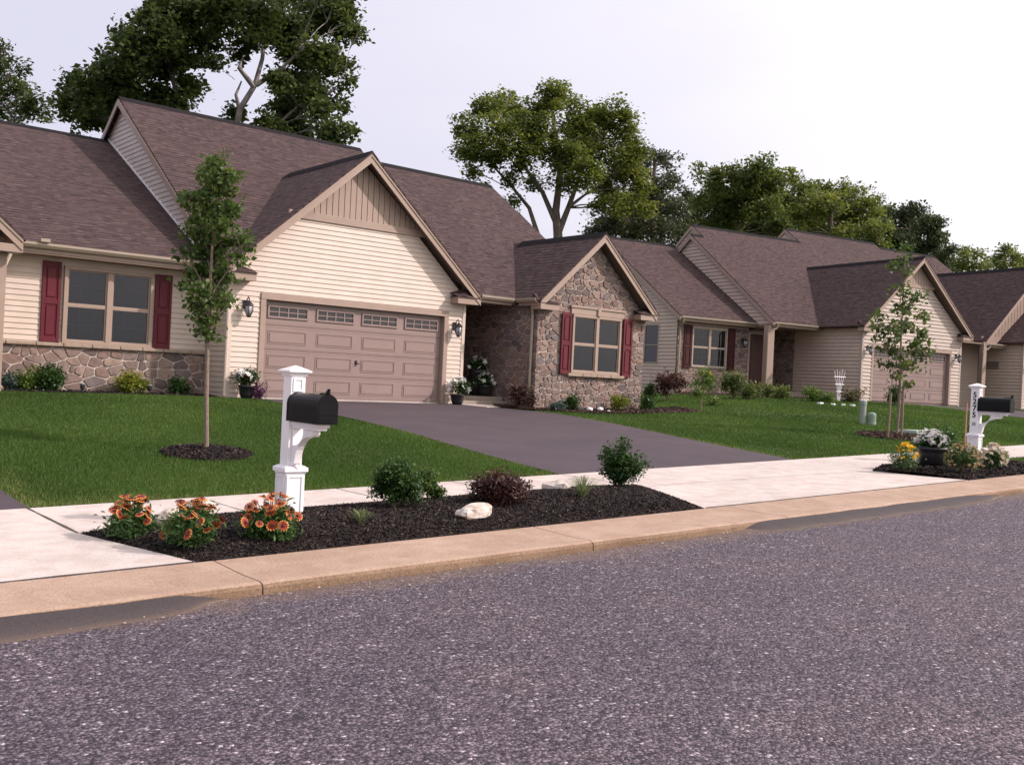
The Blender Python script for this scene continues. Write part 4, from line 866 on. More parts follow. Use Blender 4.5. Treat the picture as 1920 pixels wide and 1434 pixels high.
downspout(H, [(7.75, -.06, 2.62), (7.72, -.04, 2.5), (7.36, .0, 2.3), (7.30, .0, .1)])
m = MB(); siding(m, left(9.08), [(-1.4, F2-.3), (.8, F2-.3), (.8, 2.7), (-1.4, 2.7)]); H.b(m, 'siding_wall', 'beige')
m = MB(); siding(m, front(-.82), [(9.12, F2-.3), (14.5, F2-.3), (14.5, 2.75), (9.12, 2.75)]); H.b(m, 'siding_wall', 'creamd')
m = MB(); m.bbox(9.02, 9.14, -.86, -.76, F2-.3, 2.7); H.b(m, 'corner_board', 'creamd')
gable_wing(H, 12.0, 3.2, 5.35, 2.86, -1.15, 1.0)
m = MB(); m.prism([(9.1, -.8, 2.7), (15, -.8, 2.7), (12, -.8, 5.1)], (0, .1, 0)); H.b(m, 'wall_core', 'dtan')
wall_lamp(H, 9.4, -.84, 1.8, 1.1)
# slatted wall ornament in the porch
m = MB()
for k in range(4): m.box(9.03, 9.06, .35, 1.05, 1.62+k*.09, 1.66+k*.09)
H.b(m, 'wall_ornament', 'iron')
# ================================================================== SMALL THINGS ON THE STREET
def bedz(x, y): return S(x)-.02+.055*max(0, min(1, (y-7.0)/.14, (8.66-y)/.14, (x-2.95+.208*(y-7))/.3, (8.68+.49*(y-7)-x)/.2))+.085*max(0, 1-((y-7.85)/.95)**2)*min(1, max(0, (x-2.95+.208*(y-7))/1.1))*min(1, max(0, (8.68+.49*(y-7)-x)/1.0))
def bedz2(x, y): return S(x)-.02+.05*max(0, min(1, (y-7.0)/.14, (8.75-y)/.14, (x-14.5)/.5))+.05*max(0, 1-((y-7.85)/.95)**2)
def inpoly(x, y, P):
    c = False; n = len(P)
    for i in range(n):
        (a, b), (d, e) = P[i], P[(i+1) % n]
        if (b > y) != (e > y) and x < (d-a)*(y-b)/(e-b)+a: c = not c
    return c
def bed(name, poly, fz, mat, chipmat, label, dens, size, nx=40, ny=10):
    xs = [p[0] for p in poly]; ys = [p[1] for p in poly]
    x0, x1, y0, y1 = min(xs), max(xs), min(ys), max(ys); mb = MB()
    # fan of strips clipped to the polygon
    for i in range(nx):
        a, b = x0+(x1-x0)*i/nx, x0+(x1-x0)*(i+1)/nx
        for j in range(ny):
            c, d = y0+(y1-y0)*j/ny, y0+(y1-y0)*(j+1)/ny
            q = clip(clip(clip(clip(poly, -1, 0, -a), 1, 0, b), 0, -1, -c), 0, 1, d)
            if len(q) >= 3: mb.face([(x, y, fz(x, y)) for x, y in q])
    tag(mb.build(name, M[mat]), label, None, None, 'structure')
    n = int((x1-x0)*(y1-y0)*dens); X = RNG.uniform(x0, x1, n); Y = RNG.uniform(y0, y1, n)
    k = np.array([inpoly(x, y, poly) for x, y in zip(X, Y)]); X = X[k]; Y = Y[k]; n = len(X)
    Z = np.array([fz(x, y) for x, y in zip(X, Y)])+RNG.uniform(0, .02, n)
    Pn = np.stack([X, Y, Z], 1); nr = rand_unit(n); nr[:, 2] = np.abs(nr[:, 2])+.8; nr /= np.linalg.norm(nr, axis=1)[:, None]
    a = np.cross(nr, rand_unit(n)); a /= np.linalg.norm(a, axis=1)[:, None]; b = np.cross(nr, a)
    l = size*RNG.uniform(.5, 1.6, n)[:, None]; w_ = size*RNG.uniform(.18, .45, n)[:, None]
    V = np.stack([Pn-a*l/2-b*w_/2, Pn+a*l/2-b*w_/2, Pn+a*l/2+b*w_/2, Pn-a*l/2+b*w_/2], 1)
    T = RNG.random(n)**1.6; T[RNG.random(n) < .012] = 1
    tag(cloud_mesh('mulch_chips', V, 4, T, M[chipmat]), label.replace('bed', 'chips spread on the bed'), 'mulch', None, 'stuff')
def r_edge(pts, amp=.04, n=5, seed=1):
    rr = random.Random(seed); out = []
    for i in range(len(pts)):
        a, b = pts[i], pts[(i+1) % len(pts)]
        for k in range(n): t = k/n; out.append((a[0]+(b[0]-a[0])*t+rr.uniform(-amp, amp), a[1]+(b[1]-a[1])*t+rr.uniform(-amp, amp)))
    return out
BED1 = [(2.95, 7.01), (8.68, 7.01), (9.48, 8.64), (2.61, 8.64)]
bed('mulch_bed', BED1, bedz, 'mulchbase', 'chip', 'black mulch bed between the curb and the sidewalk', 11000, .024, 60, 24)
BED2 = [(14.74, 7.01), (17.2, 7.01), (17.9, 7.4), (18.1, 8.1), (17.6, 8.62), (15.4, 8.70), (14.52, 8.42)]
bed('mulch_bed', BED2, bedz2, 'mulchbase', 'chip', 'dark mulch bed around the right mailbox', 2200, .045, 16, 6)
def circ(cx, cy, r, n=28, seed=2):
    rr = random.Random(seed); return [(cx+(r+rr.uniform(-.03, .03))*math.cos(2*math.pi*k/n), cy+(r+rr.uniform(-.03, .03))*math.sin(2*math.pi*k/n)) for k in range(n)]
T1 = onG(388, 850); T2 = onG(1675, 818)
lz = lambda x, y: lawnz(x, y)+.02
def ringz(c, r): return lambda x, y: lawnz(x, y)+.012+.06*max(0, 1-((x-c.x)**2+(y-c.y)**2)/r**2)
RING1 = circ(T1.x, T1.y, .60); RING2 = circ(T2.x, T2.y, .85, seed=4)
bed('mulch_ring', RING1, ringz(T1, .6), 'mulchbase', 'chip', 'round dark mulch bed under the near young tree', 4500, .035, 14, 14)
bed('mulch_ring', RING2, ringz(T2, .85), 'mulchbrown', 'chipbrown', 'round brown mulch bed under the far staked tree', 1400, .05, 10, 10)
FBED_L = [(4.2, 20.75), (9.1, 20.78), (9.1, 21.75), (4.2, 21.75)]
FBED_R = [(15.9, 19.35), (16.7, 18.75), (18.4, 18.35), (20.6, 18.30), (22.3, 18.5), (22.6, 19.6), (21.2, 19.52), (17.02, 19.48), (17.0, 20.6), (16.9, 20.7), (16.4, 20.4)]
bed('foundation_bed', FBED_L, lz, 'mulchbase', 'chip', 'dark mulch bed along the left stone wall', 900, .05, 14, 3)
def tri_bed(): pass
bed('foundation_bed', [(16.2, 19.2), (18.2, 18.35), (22.3, 18.3), (22.9, 19.55), (17.0, 19.55)], lz, 'mulchbrown', 'chipbrown', 'brown mulch bed in front of the stone wing', 900, .05, 14, 5)
bed('foundation_bed', [(15.95, 19.65), (17.0, 19.4), (17.05, 20.7), (16.5, 20.5)], lz, 'mulchbrown', 'chipbrown', 'brown mulch bed beside the porch step', 900, .05, 6, 5)
slabp = MB(); slabp.prism([(x, y, lawnz(x, y)+.02) for x, y in ((15.1, 20.49), (16.6, 20.49), (16.4, 19.8), (15.5, 19.45))], (0, 0, -.06)); tag(slabp.build('walkway', M['walk']), 'small pale concrete pad at the foot of the porch step', None, None, 'structure')
q = [w2(*p_) for p_ in ((-8.6, 1.6), (-5, .3), (-3.2, 1.3), (-1.6, -.3), (-.4, -.6), (-.55, 3), (-3.6, 3.2), (-7.8, 3.2))]
bed('foundation_bed', [(p_.x, p_.y) for p_ in q], lambda x, y: lawnz(x, y)+.03, 'mulchbrown', 'chipbrown', 'brown mulch bed in front of the middle house', 350, .07, 14, 8)

# ---------------- turf
def grass(poly, dens, label, h=.055, w=.006, skips=(), edge=None):
    xs = [p[0] for p in poly]; ys = [p[1] for p in poly]; A = (max(xs)-min(xs))*(max(ys)-min(ys)); n = int(A*dens)
    X = RNG.uniform(min(xs), max(xs), n); Y = RNG.uniform(min(ys), max(ys), n)
    jx, jy = X, Y; X = X+RNG.normal(size=n)*.035; Y = Y+RNG.normal(size=n)*.03; inside = np.zeros(n, bool)
    for i in range(len(poly)):
        a, b = poly[i]; d, e = poly[(i+1) % len(poly)]
        if b == e: continue
        c = ((b > Y) != (e > Y)) & (X < (d-a)*(Y-b)/(e-b)+a); inside ^= c
    X, Y = jx, jy
    for cx, cy, r in skips: inside &= ((X-cx)**2+(Y-cy)**2) > r*r
    D = np.hypot(X, Y); inside &= RNG.random(n) < np.clip((12.5/D)**1.6, .06, 1)
    X = X[inside]; Y = Y[inside]; D = D[inside]; n = len(X)
    Z = np.array([lawnz(x, y) for x, y in zip(X, Y)])-.03
    k = np.clip(D/12.5, 1, 3.2)                             # farther tufts stand in for more blades
    pat = .5+.25*np.sin(X*1.3+1.7*np.sin(Y*.7))*np.cos(Y*1.1+.8*np.sin(X*.6))+.25*np.sin(X*.45-Y*.8+1.3*np.sin(X*.9+Y*.35))
    hh = h*.5*RNG.uniform(.6, 1.35, n)*(.85+.3*pat)+.03; ww = w*k*RNG.uniform(.7, 1.3, n)
    an = RNG.uniform(0, 2*math.pi, n); dx_, dy_ = np.cos(an), np.sin(an); le = RNG.normal(size=(n, 2))*.35
    B = np.stack([X, Y, Z], 1); sd_ = np.stack([dx_, dy_, 0*dx_], 1)*ww[:, None]
    tip = B+np.stack([le[:, 0]*hh, le[:, 1]*hh, hh], 1)
    V = np.stack([B-sd_, B+sd_, tip], 1)
    T = np.clip(.22+.42*pat+RNG.normal(size=n)*.11, 0, .95); T[RNG.random(n) < .006] = 1
    if edge:                                              # dry, tan fringe along the paving
        for (ax, ay, bx, by, wd) in edge:
            L2 = (bx-ax)**2+(by-ay)**2; t = np.clip(((X-ax)*(bx-ax)+(Y-ay)*(by-ay))/L2, 0, 1); dd = np.hypot(X-ax-t*(bx-ax), Y-ay-t*(by-ay))
            m_ = (dd < wd*RNG.uniform(.2, 1, n)) & (RNG.random(n) < .6); T[m_] = RNG.uniform(.8, 1, m_.sum())
    tag(cloud_mesh('grass', V, 3, T, M['grass']), label, 'grass', None, 'stuff')
GL = [(2.66, 10.22), (9.46, 10.22)]+[(a[1]-.03, a[0]) for a in DRV[1:]]+[(9.8, 20.52), (9.12, 20.52), (9.1, 20.8), (4.2, 20.77), (2.4, 20.7), (2.5, 13)]
grass(GL, 4200, 'mown green turf of the left lawn with the young pear tree', skips=[(T1.x, T1.y, .60)], edge=[(2.66, 10.22, 9.46, 10.22, .2), (2.66, 10.22, 3.6, 10.24, .5), (2.6, 10.22, 2.5, 13, .45), (9.46, 10.2, 10, 16, .12)])
GR = [(15.06, 10.22), (33.2, 10.22), (34.6, 14), (36.5, 18), (37.8, 21.8)]+[(w2(*p_).x, w2(*p_).y) for p_ in ((-.4, -.6), (-1.6, -.3), (-3.2, 1.3), (-5, .3), (-8.6, 1.6))]+[(29.5, 27), (21.4, 27), (21.2, 19.7), (22.9, 19.6), (22.3, 18.32), (18.2, 18.36), (16.7, 18.95), (16.66, 18), (16.55, 17), (16.4, 16), (16.0, 14.5), (15.6, 13), (15.38, 12), (15.2, 11)]
grass(GR, 2600, 'mown green turf of the right lawn between the two driveways', skips=[(T2.x, T2.y, .85)], edge=[(15.06, 10.22, 33, 10.22, .15), (15.06, 10.2, 16.5, 17, .15)])
grass([(17.3, 7.02), (33, 7.02), (33, 8.63), (17.7, 8.63), (18.15, 8.1), (17.95, 7.4)], 2200, 'strip of green turf beside the right flower bed')
grass([(39.3, 10.3), (43, 10.3), (45, 20), (43.5, 20.2), (41, 14)], 1200, 'far patch of turf by the right edge of the picture')
mb = MB(); vs = [(x, y, S(x)-.008) for x, y in ((14.9, 7.0), (60, 7.0), (60, 8.65), (14.9, 8.65))]; mb.face([(x, y, z) for x, y, z in [(18.0, 7.005, S(18)-.006), (60, 7.005, S(60)-.006), (60, 8.64, S(60)-.006), (18.0, 8.64, S(18)-.006)]]); tag(mb.build('verge', M['lawn']), 'grass verge between curb and sidewalk on the right', None, None, 'structure')

# ---------------- mailboxes
def mailbox(base, rot, label, number=None):
    r = thing('mailbox', label, 'mailbox', base, rot, 'white post mailboxes along the curb'); O = lambda m, n, mt, p=None, sm=False: m.build(n, M[mt], p or r, smooth=sm)
    m = MB(); a = .072
    m.bbox(-a, a, -a, a, .52, 1.36, .004)
    for sx in (-1, 1):                                     # raised picture-frame panels on the shaft top, all four faces
        pass
    O(m, 'post', 'white')
    def frame(m, x0, x1, z0, z1, d, f, ax):
        for (p, q_, s_, t_) in ((x0, x1, z0, z0+f), (x0, x1, z1-f, z1), (x0, x0+f, z0+f, z1-f), (x1-f, x1, z0+f, z1-f)):
            if ax == 'y-': m.box(p, q_, -d-.008, -d, s_, t_)
            if ax == 'x-': m.box(-d-.008, -d, p, q_, s_, t_)
            if ax == 'x+': m.box(d, d+.008, p, q_, s_, t_)
            if ax == 'y+': m.box(p, q_, d, d+.008, s_, t_)
    m = MB()
    for ax in ('y-', 'x+', 'y+'): frame(m, -.05, .05, 1.22, 1.34, a+.0004, .018, ax)
    O(m, 'panel_frame', 'white')
    m = MB(); b = .094; m.bbox(-b, b, -b, b, -.1, .50, .004)
    for ax in ('y-', 'x-', 'x+', 'y+'): frame(m, -b+.012, b-.012, .05, .478, b+.0004, .02, ax)
    O(m, 'base_sleeve', 'white')
    m = MB(); m.bbox(-.118, .118, -.118, .118, .502, .545, .006); m.bbox(-.102, .102, -.102, .102, .484, .5015, .004)
    vs = []
    for rr_, z in ((.105, .546), (.092, .556), (a+.002, .562)): vs += [(-rr_, -rr_, z), (rr_, -rr_, z), (rr_, rr_, z), (-rr_, rr_, z)]
    m.add(vs, [(i*4+k, i*4+(k+1) % 4, (i+1)*4+(k+1) % 4, (i+1)*4+k) for i in range(2) for k in range(4)]); O(m, 'base_cap', 'white')
    m = MB(); vs = []
    for rr_, z in ((a+.002, 1.352), (a+.010, 1.358), (a+.014, 1.372), (.100, 1.385), (.112, 1.392), (.112, 1.404), (.08, 1.420), (.035, 1.440), (.0, 1.452)): vs += [(-rr_, -rr_, z), (rr_, -rr_, z), (rr_, rr_, z), (-rr_, rr_, z)]
    m.add(vs, [(i*4+k, i*4+(k+1) % 4, (i+1)*4+(k+1) % 4, (i+1)*4+k) for i in range(8) for k in range(4)]); O(m, 'post_cap', 'white')
    # platform and scrolled bracket under the box (box points at the street, -Y)
    m = MB(); m.bbox(-.062, .062, -.56, -a-.001, .925, .958, .004); m.bbox(-.05, .05, -.535, -a-.001, .898, .9245, .004); O(m, 'platform', 'white')
    m = MB(); outer = []; inner = []
    for k in range(11):
        t = k/10*math.pi/2; outer.append((-a-.002-.30*(1-math.cos(t)), .60+.27*math.sin(t)))
        inner.append((-a-.002-.36*(1-math.cos(t))-.0, .60+.27*math.sin(t)))
    prof = [(-a-.001, .58), (-a-.03, .565), (-a-.055, .585), (-a-.06, .62)]+[(-a-.065-.26*(1-math.cos(k/8*math.pi/2)), .62+.22*math.sin(k/8*math.pi/2)) for k in range(1, 9)]+[(-a-.36, .845), (-a-.375, .865), (-a-.375, .897), (-a-.20, .897)]+[(-a-.20+.17*(1-math.cos(k/8*math.pi/2)), .897-.15*math.sin(k/8*math.pi/2)) for k in range(1, 9)]+[(-a-.001, .74)]
    m.prism([(-.034, y, z) for y, z in prof], (.068, 0, 0)); m.bbox(-.04, .04, -a-.018, -a-.0005, .56, .897, .003)
    m.lathe([(.0, 0), (.02, .01), (.026, .03), (.016, .05), (.0, .06)], (0, -a-.03, .525), 10); O(m, 'bracket', 'white')
    # box: rounded top, slightly proud door with a lip, latch, flag
    def arch(w_, h_, n=14): return [(-w_, 0), (-w_, h_-w_)]+[(-w_*math.cos(math.pi*k/n), h_-w_+w_*math.sin(math.pi*k/n)) for k in range(1, n)]+[(w_, h_-w_), (w_, 0)]
    z0 = .962; y0, y1 = -.60, -.062
    m = MB(); m.prism([(x, y0, z0+z) for x, z in arch(.096, .252)], (0, y1-y0, 0)); bx = O(m, 'box', 'black')
    m = MB(); m.prism([(x, y1-.02, z0-.002+z) for x, z in arch(.0985, .2565)], (0, .022, 0)); O(m, 'box_back_rim', 'black')
    m = MB(); m.prism([(x, y0-.016, z0-.003+z) for x, z in arch(.101, .259)], (0, .03, 0)); m.prism([(x, y0-.019, z0+.012+z*.93) for x, z in arch(.086, .235)], (0, .0025, 0))
    m.box(-.085, .085, y0-.024, y0-.0192, z0+.078, z0+.084); d = O(m, 'box_door', 'black')
    m = MB(); m.bbox(-.012, .012, y0-.03, y0+.015, z0+.256, z0+.285, .004); m.lathe([(.004, 0), (.016, .004), (.016, .016), (.004, .02)], (0, y0-.018, z0+.283), 8); m.tube([(0, y0+.0, z0+.262), (0, y0+.13, z0+.256)], .005, 6); O(m, 'latch', 'black', bx)
    m = MB(); m.bbox(.1, .106, y0+.05, y0+.30, z0+.13, z0+.15, .002); O(m, 'flag', 'black')
    if number:
        for i, ch in enumerate(number):
            c = bpy.data.curves.new('digit', 'FONT'); c.body = ch; c.size = .135; c.align_x = 'CENTER'; c.extrude = .002; c.offset = .003
            t = bpy.data.objects.new('tmp', c); COL.objects.link(t); dg = bpy.context.evaluated_depsgraph_get(); me = bpy.data.meshes.new_from_object(t.evaluated_get(dg)); bpy.data.objects.remove(t)
            me.materials.clear(); me.materials.append(M['black']); o = bpy.data.objects.new('digit', me); COL.objects.link(o); o.parent = r
            o.matrix_local = Matrix.Translation((-a-.003, 0, 1.20-i*.118)) @ Matrix(((0, 0, -1, 0), (-1, 0, 0, 0), (0, 1, 0, 0), (0, 0, 0, 1)))
        m = MB(); m.bbox(-a-.004, -a, -.035, .03, .70, .76, .001); O(m, 'sticker', 'stick')
    return r
M['grit'] = tintmat('grit', [(0, (.10, .08, .07)), (.6, (.22, .17, .14)), (1, (.55, .48, .42))], .9)
M['stick'] = simple('worn_sticker', (.10, .11, .12), (.6, .6, .62), 40, .6)
mailbox((4.27, 8.14, -1.412), R(0), 'white wooden mailbox post with a black box, beside the orange flowers')
mailbox((17.83, 8.40, -1.10), R(2), 'white mailbox post numbered 5275 with a black box, in the right flower bed', '5275')

# ---------------- rocks
def rock(name, c, r, sc, seed, label, group=None):
    rr = np.random.default_rng(seed); n, mseg = 18, 11; vs = []; ph = rr.uniform(0, 6, 8); nf = rand_unit(9)
    for j in range(mseg):
        th = math.pi*j/(mseg-1)
        for i in range(n):
            w_ = 2*math.pi*i/n; d = np.array([math.sin(th)*math.cos(w_), math.sin(th)*math.sin(w_), math.cos(th)])
            k = min(1.15, min(.82/max(.2, float(d@f_)) if d@f_ > .35 else 1.15 for f_ in nf)); k += .06*math.sin(5*d[0]+ph[0])*math.cos(6*d[1]+ph[1])+rr.uniform(-.035, .035)
            vs.append((d[0]*r*sc[0]*k, d[1]*r*sc[1]*k, d[2]*r*sc[2]*k+r*sc[2]*.35))
    m = MB(); m.add(vs, [(j*n+i, j*n+(i+1) % n, (j+1)*n+(i+1) % n, (j+1)*n+i) for j in range(mseg-1) for i in range(n)])
    o = m.build(name, M['rock']); o.location = c; o.rotation_euler = (0, 0, ph[3]); return tag(o, label, 'rock', group)
def bp(u, v): return onG(u, v, bedz)
p_ = bp(893, 968); rock('rock', p_, .19, (1.2, .72, .45), 3, 'white angular rock in the middle of the black mulch bed')
p_ = bp(1045, 918); rock('rock', p_, .17, (1.1, .8, .5), 8, 'tan rock beside the ornamental grass tuft, next to the sidewalk')
p_ = bp(372, 965); rock('rock', p_, .17, (.9, .8, .62), 15, 'white rock peeking out behind the middle orange flower plant')
p_ = bp(318, 985); rock('rock', p_, .16, (.8, .7, .6), 16, 'pale rock between the two left orange flower plants')

# ---------------- plants
def shrub(name, label, cat, c, w_, h_, mat, leaf, n, group=None, nb=7, shell=.35, up=.3, stems=True, asp=.55, spread=None, stemmat='young_bark', blobs=None, flowers=None):
    """leafy shrub: foliage of loose leaves on a few stems; c = point on the ground"""
    t = thing(name, label, cat, c, 0, group); rr = random.Random(hash(label) % 1000 if False else len(label)*7+int(w_*100))
    B = blobs or []
    if not B:
        for k in range(nb):
            an = rr.uniform(0, 6.28); q_ = rr.uniform(0, .55); z = rr.uniform(.3, .72)
            B.append(((math.cos(an)*w_*.5*q_, math.sin(an)*w_*.5*q_, h_*z), (w_*.24, w_*.24, h_*.24)))
        B.append(((0, 0, h_*.48), (w_*.4, w_*.4, h_*.42)))
    Pp, T = clumps(B, 60/ (w_*h_)**(2/3)*.5, spread or leaf*1.4, 8, shell)
    n = int(n*1.8)
    if len(Pp) > n: k = RNG.choice(len(Pp), n, replace=False); Pp = Pp[k]; T = T[k]
    elif len(Pp) < n:
        k = RNG.choice(len(Pp), n-len(Pp)); Pp = np.concatenate([Pp, Pp[k]+RNG.normal(size=(len(k), 3))*leaf]); T = np.concatenate([T, T[k]])
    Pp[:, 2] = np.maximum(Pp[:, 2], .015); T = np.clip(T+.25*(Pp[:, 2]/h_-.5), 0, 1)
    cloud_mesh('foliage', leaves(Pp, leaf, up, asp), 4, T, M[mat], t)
    if stems:
        m = MB()
        for b_, r_ in B[:8]:
            m.tube([(rr.uniform(-.02, .02), rr.uniform(-.02, .02), -.03), (b_[0]*.4, b_[1]*.4, b_[2]*.5), b_], [max(.004, w_*.012), max(.003, w_*.008), .003], 5)
        m.build('stems', M[stemmat], t)
    return t
def gsh(u, vb, wpx, hpx, fz=lawnz, y=None):
    p = onG(u, vb, fz) if y is None else atY(u, vb, y)
    if y is not None: p.z = lawnz(p.x, p.y)
    k = depth(p)/FPX; return p, wpx*k, hpx*k
gb = 'low shrubs in the black mulch bed'
p_, a, b = gsh(738, 952, 108, 92, bedz); shrub('shrub', 'large dark green bushy shrub, left end of the row in the black mulch bed', 'shrub', p_, a, b, 'lf_box', .032, 5200, gb, nb=12, shell=.1)
p_, a, b = gsh(803, 938, 56, 62, bedz); shrub('shrub', 'smaller lighter green shrub leaning on the large dark green one', 'shrub', p_, a, b, 'lf_light2', .026, 1900, gb, nb=6, shell=.1)
p_, a, b = gsh(1162, 914, 96, 86, bedz); shrub('shrub', 'upright green shrub at the right end of the black mulch bed', 'shrub', p_, a, b, 'lf_box', .034, 5200, gb, nb=13, shell=.1)
p_, a, b = gsh(944, 944, 122, 50, bedz); shrub('shrub', 'low burgundy leaved shrub between the white and the tan rock', 'shrub', p_, a, b, 'lf_burg', .042, 4200, gb, nb=10, asp=.3, shell=.1)
def tuft(label, c, w_, h_, n, mat='blade', cat='ornamental grass'):
    t = thing('ornamental_grass', label, cat, c, 0, 'ornamental grass tufts in the mulch bed'); an = RNG.uniform(0, 2*math.pi, n); ra = RNG.uniform(0, 1, n)**.7
    L3 = []; T = []
    for i in range(n):
        d = np.array([math.cos(an[i]), math.sin(an[i]), 0]); r_ = ra[i]*w_/2; h2 = h_*RNG.uniform(.6, 1)*(1-.25*ra[i]); pw = .0035; s_ = np.array([-d[1], d[0], 0])*pw
        pts = [d*r_*.1, d*r_*.4+np.array([0, 0, h2*.6]), d*r_+np.array([0, 0, h2]), d*r_*1.35+np.array([0, 0, h2*.82])]
        for q_ in range(3): L3.append([pts[q_]-s_*(1-q_*.3), pts[q_]+s_*(1-q_*.3), pts[q_+1]+s_*(.7-q_*.3), pts[q_+1]-s_*(.7-q_*.3)])
        T += [RNG.random()]*3
    cloud_mesh('blades', np.array(L3), 4, np.array(T), M[mat], t); return t
p_, a, b = gsh(676, 983, 62, 34, bedz); tuft('small yellow green grass tuft to the left of the white rock', p_, a, b, 130)
p_, a, b = gsh(1092, 934, 80, 48, bedz); tuft('silvery spiky grass tuft between the tan rock and the upright green shrub', p_, a, b, 190)

def flower_proto(name, R_, kind):
    """a single bloom as its own mesh, looking up +Z"""
    m = MB()
    if kind == 'gail':
        n = 12
        for k in range(n):
            w_ = 2*math.pi*k/n; e = .24
            def P(r_, a_, z): return (r_*math.cos(w_+a_), r_*math.sin(w_+a_), z)
            o = len(m.v)
            m.v += [P(R_*.25, -e, .004), P(R_*.25, e, .004), P(R_*.72, e*.95, .008), P(R_*.72, -e*.95, .008), P(R_, e*.6, .0), P(R_*.93, 0, .003), P(R_, -e*.6, .0)]
            m.t += [.28, .28, .55, .55, 1, .95, 1]; m.f += [(o, o+1, o+2, o+3), (o+3, o+2, o+4, o+5), (o+3, o+5, o+6)]
        m.lathe([(R_*.3, .0), (R_*.3, .008), (R_*.18, .018), (.001, .021)], (0, 0, 0), 10, .05)
        return m
    n = 5 if kind == 'five' else 9
    for k in range(n):
        w_ = 2*math.pi*k/n; e = 3.1/n
        m.add([(0, 0, 0), (R_*.6*math.cos(w_-e), R_*.6*math.sin(w_-e), R_*.22), (R_*math.cos(w_), R_*math.sin(w_), R_*.12), (R_*.6*math.cos(w_+e), R_*.6*math.sin(w_+e), R_*.22)], [(0, 1, 2, 3)], random.random())
    return m
def put_flowers(t, mat, R_, kind, pts, name='flower', stem=True):
    me = None; sm = None
    for i, (p, tilt, az) in enumerate(pts):
        if me is None: o = flower_proto(name, R_, kind).build(name, M[mat], t); me = o
        else: o = me.copy(); COL.objects.link(o); o.parent = t
        o.location = p; o.rotation_euler = (tilt*math.cos(az), tilt*math.sin(az), random.uniform(0, 6)); s_ = random.uniform(.75, 1.15); o.scale = (s_, s_, s_)
def dome(w_, h_, n, seed, zmin=.35, out=1.0):
    rr = random.Random(seed); o = []
    while len(o) < n:
        an = rr.uniform(0, 6.28); el = rr.uniform(.15, 1.5); r_ = rr.uniform(.9, 1.1)*out; p = (math.cos(an)*math.cos(el)*w_/2*r_, math.sin(an)*math.cos(el)*w_/2*r_, math.sin(el)*h_*r_)
        if p[2] < h_*zmin: continue
        t = rr.uniform(.7, 1.35)*math.cos(el)+rr.uniform(-.2, .35); o.append((p, t, an+math.pi/2))
    return o
gg = 'orange blanket flower plants by the left mailbox'
for i, (u, v, wp, hp, lb) in enumerate(((246, 1003, 98, 58, 'leftmost of the three orange and yellow blanket flower plants'), (362, 1020, 104, 72, 'middle blanket flower plant, in front of the white rock'), (512, 1008, 100, 64, 'blanket flower plant at the foot of the left mailbox post'))):
    p_, a, b = gsh(u, v, wp, hp, bedz)
    t = shrub('flowering_plant', lb, 'flowering plant', p_, a, b*.82, 'lf_gail', .05, 2000, gg, nb=8, asp=.28, shell=.1, up=.1, spread=.03)
    F_ = dome(a*(1.0+.08*i), b*(1.2-.08*(i == 1)), (46, 38, 38)[i], 40+i, (.42, .2, .35)[i]); put_flowers(t, 'gail', .043, 'gail', F_)
    m = MB()
    for q_, tl, az in F_: m.tube([(q_[0]*.2, q_[1]*.2, 0), (q_[0]*.7, q_[1]*.7, q_[2]*.7), q_], .0022, 4)
    m.build('flower_stems', M['lf_gail'], t)
# right bed
p_, a, b = gsh(1697, 882, 52, 42, bedz2); t = shrub('flowering_plant', 'yellow flowering plant at the left tip of the right flower bed', 'flowering plant', p_, a, b, 'lf_gail', .045, 900, None, asp=.25, shell=.1); put_flowers(t, 'lf_yell', .042, 'nine', dome(a, b*1.15, 34, 5, .5))
p_ = onG(1722, 868, bedz2); t = shrub('flowering_plant', 'taller yellow flowers beside the dark pot in the right bed', 'flowering plant', p_, .28, .34, 'lf_gail', .04, 350, None, asp=.25); put_flowers(t, 'lf_yell', .035, 'nine', dome(.32, .42, 14, 6, .6))
p_ = onG(1748, 874, bedz2); t = thing('flower_pot', 'round dark flower pot in the right flower bed', 'flower pot', p_)
m = MB(); m.lathe([(.13, 0), (.19, .05), (.225, .20), (.23, .26), (.25, .27), (.25, .31), (.22, .31), (.20, .27), (.02, .25)], (0, 0, 0), 24); m.build('pot', M['pot'], t, smooth=True)
pp = p_+Vector((-.04, 0, .27)); t = shrub('potted_plant', 'white blossoms growing in the round dark pot', 'potted plant', pp, .46, .24, 'lf_box', .045, 900, None, shell=.1); put_flowers(t, 'lf_white', .065, 'five', [f_ for f_ in dome(.50, .29, 75, 9, .25) if f_[0][0] < .12 or f_[0][1] < -.1])
pp = p_+Vector((.12, -.04, .27)); t = shrub('potted_plant', 'dark trailing green plant at the right side of the round dark pot', 'potted plant', pp, .34, .30, 'lf_box', .05, 700, None, shell=.1)
p_, a, b = gsh(1806, 886, 74, 50, bedz2); t = shrub('flowering_plant', 'mounded chrysanthemum with faded yellow brown blooms in front of the white post', 'flowering plant', p_, a, b, 'lf_gail', .035, 1800, None, nb=9, shell=.1); put_flowers(t, 'lf_brown', .032, 'nine', dome(a, b*1.06, 150, 12, .25)); put_flowers(t, 'lf_yell', .024, 'nine', dome(a*.8, b, 8, 13, .6), 'yellow_flower')
p_, a, b = gsh(1862, 880, 56, 42, bedz2); t = shrub('flowering_plant', 'mounded chrysanthemum with cream white blooms to the right of the white post', 'flowering plant', p_, a, b, 'lf_gail', .035, 1000, None, nb=7, shell=.1); put_flowers(t, 'lf_cream', .042, 'nine', dome(a, b*1.08, 130, 14, .2))
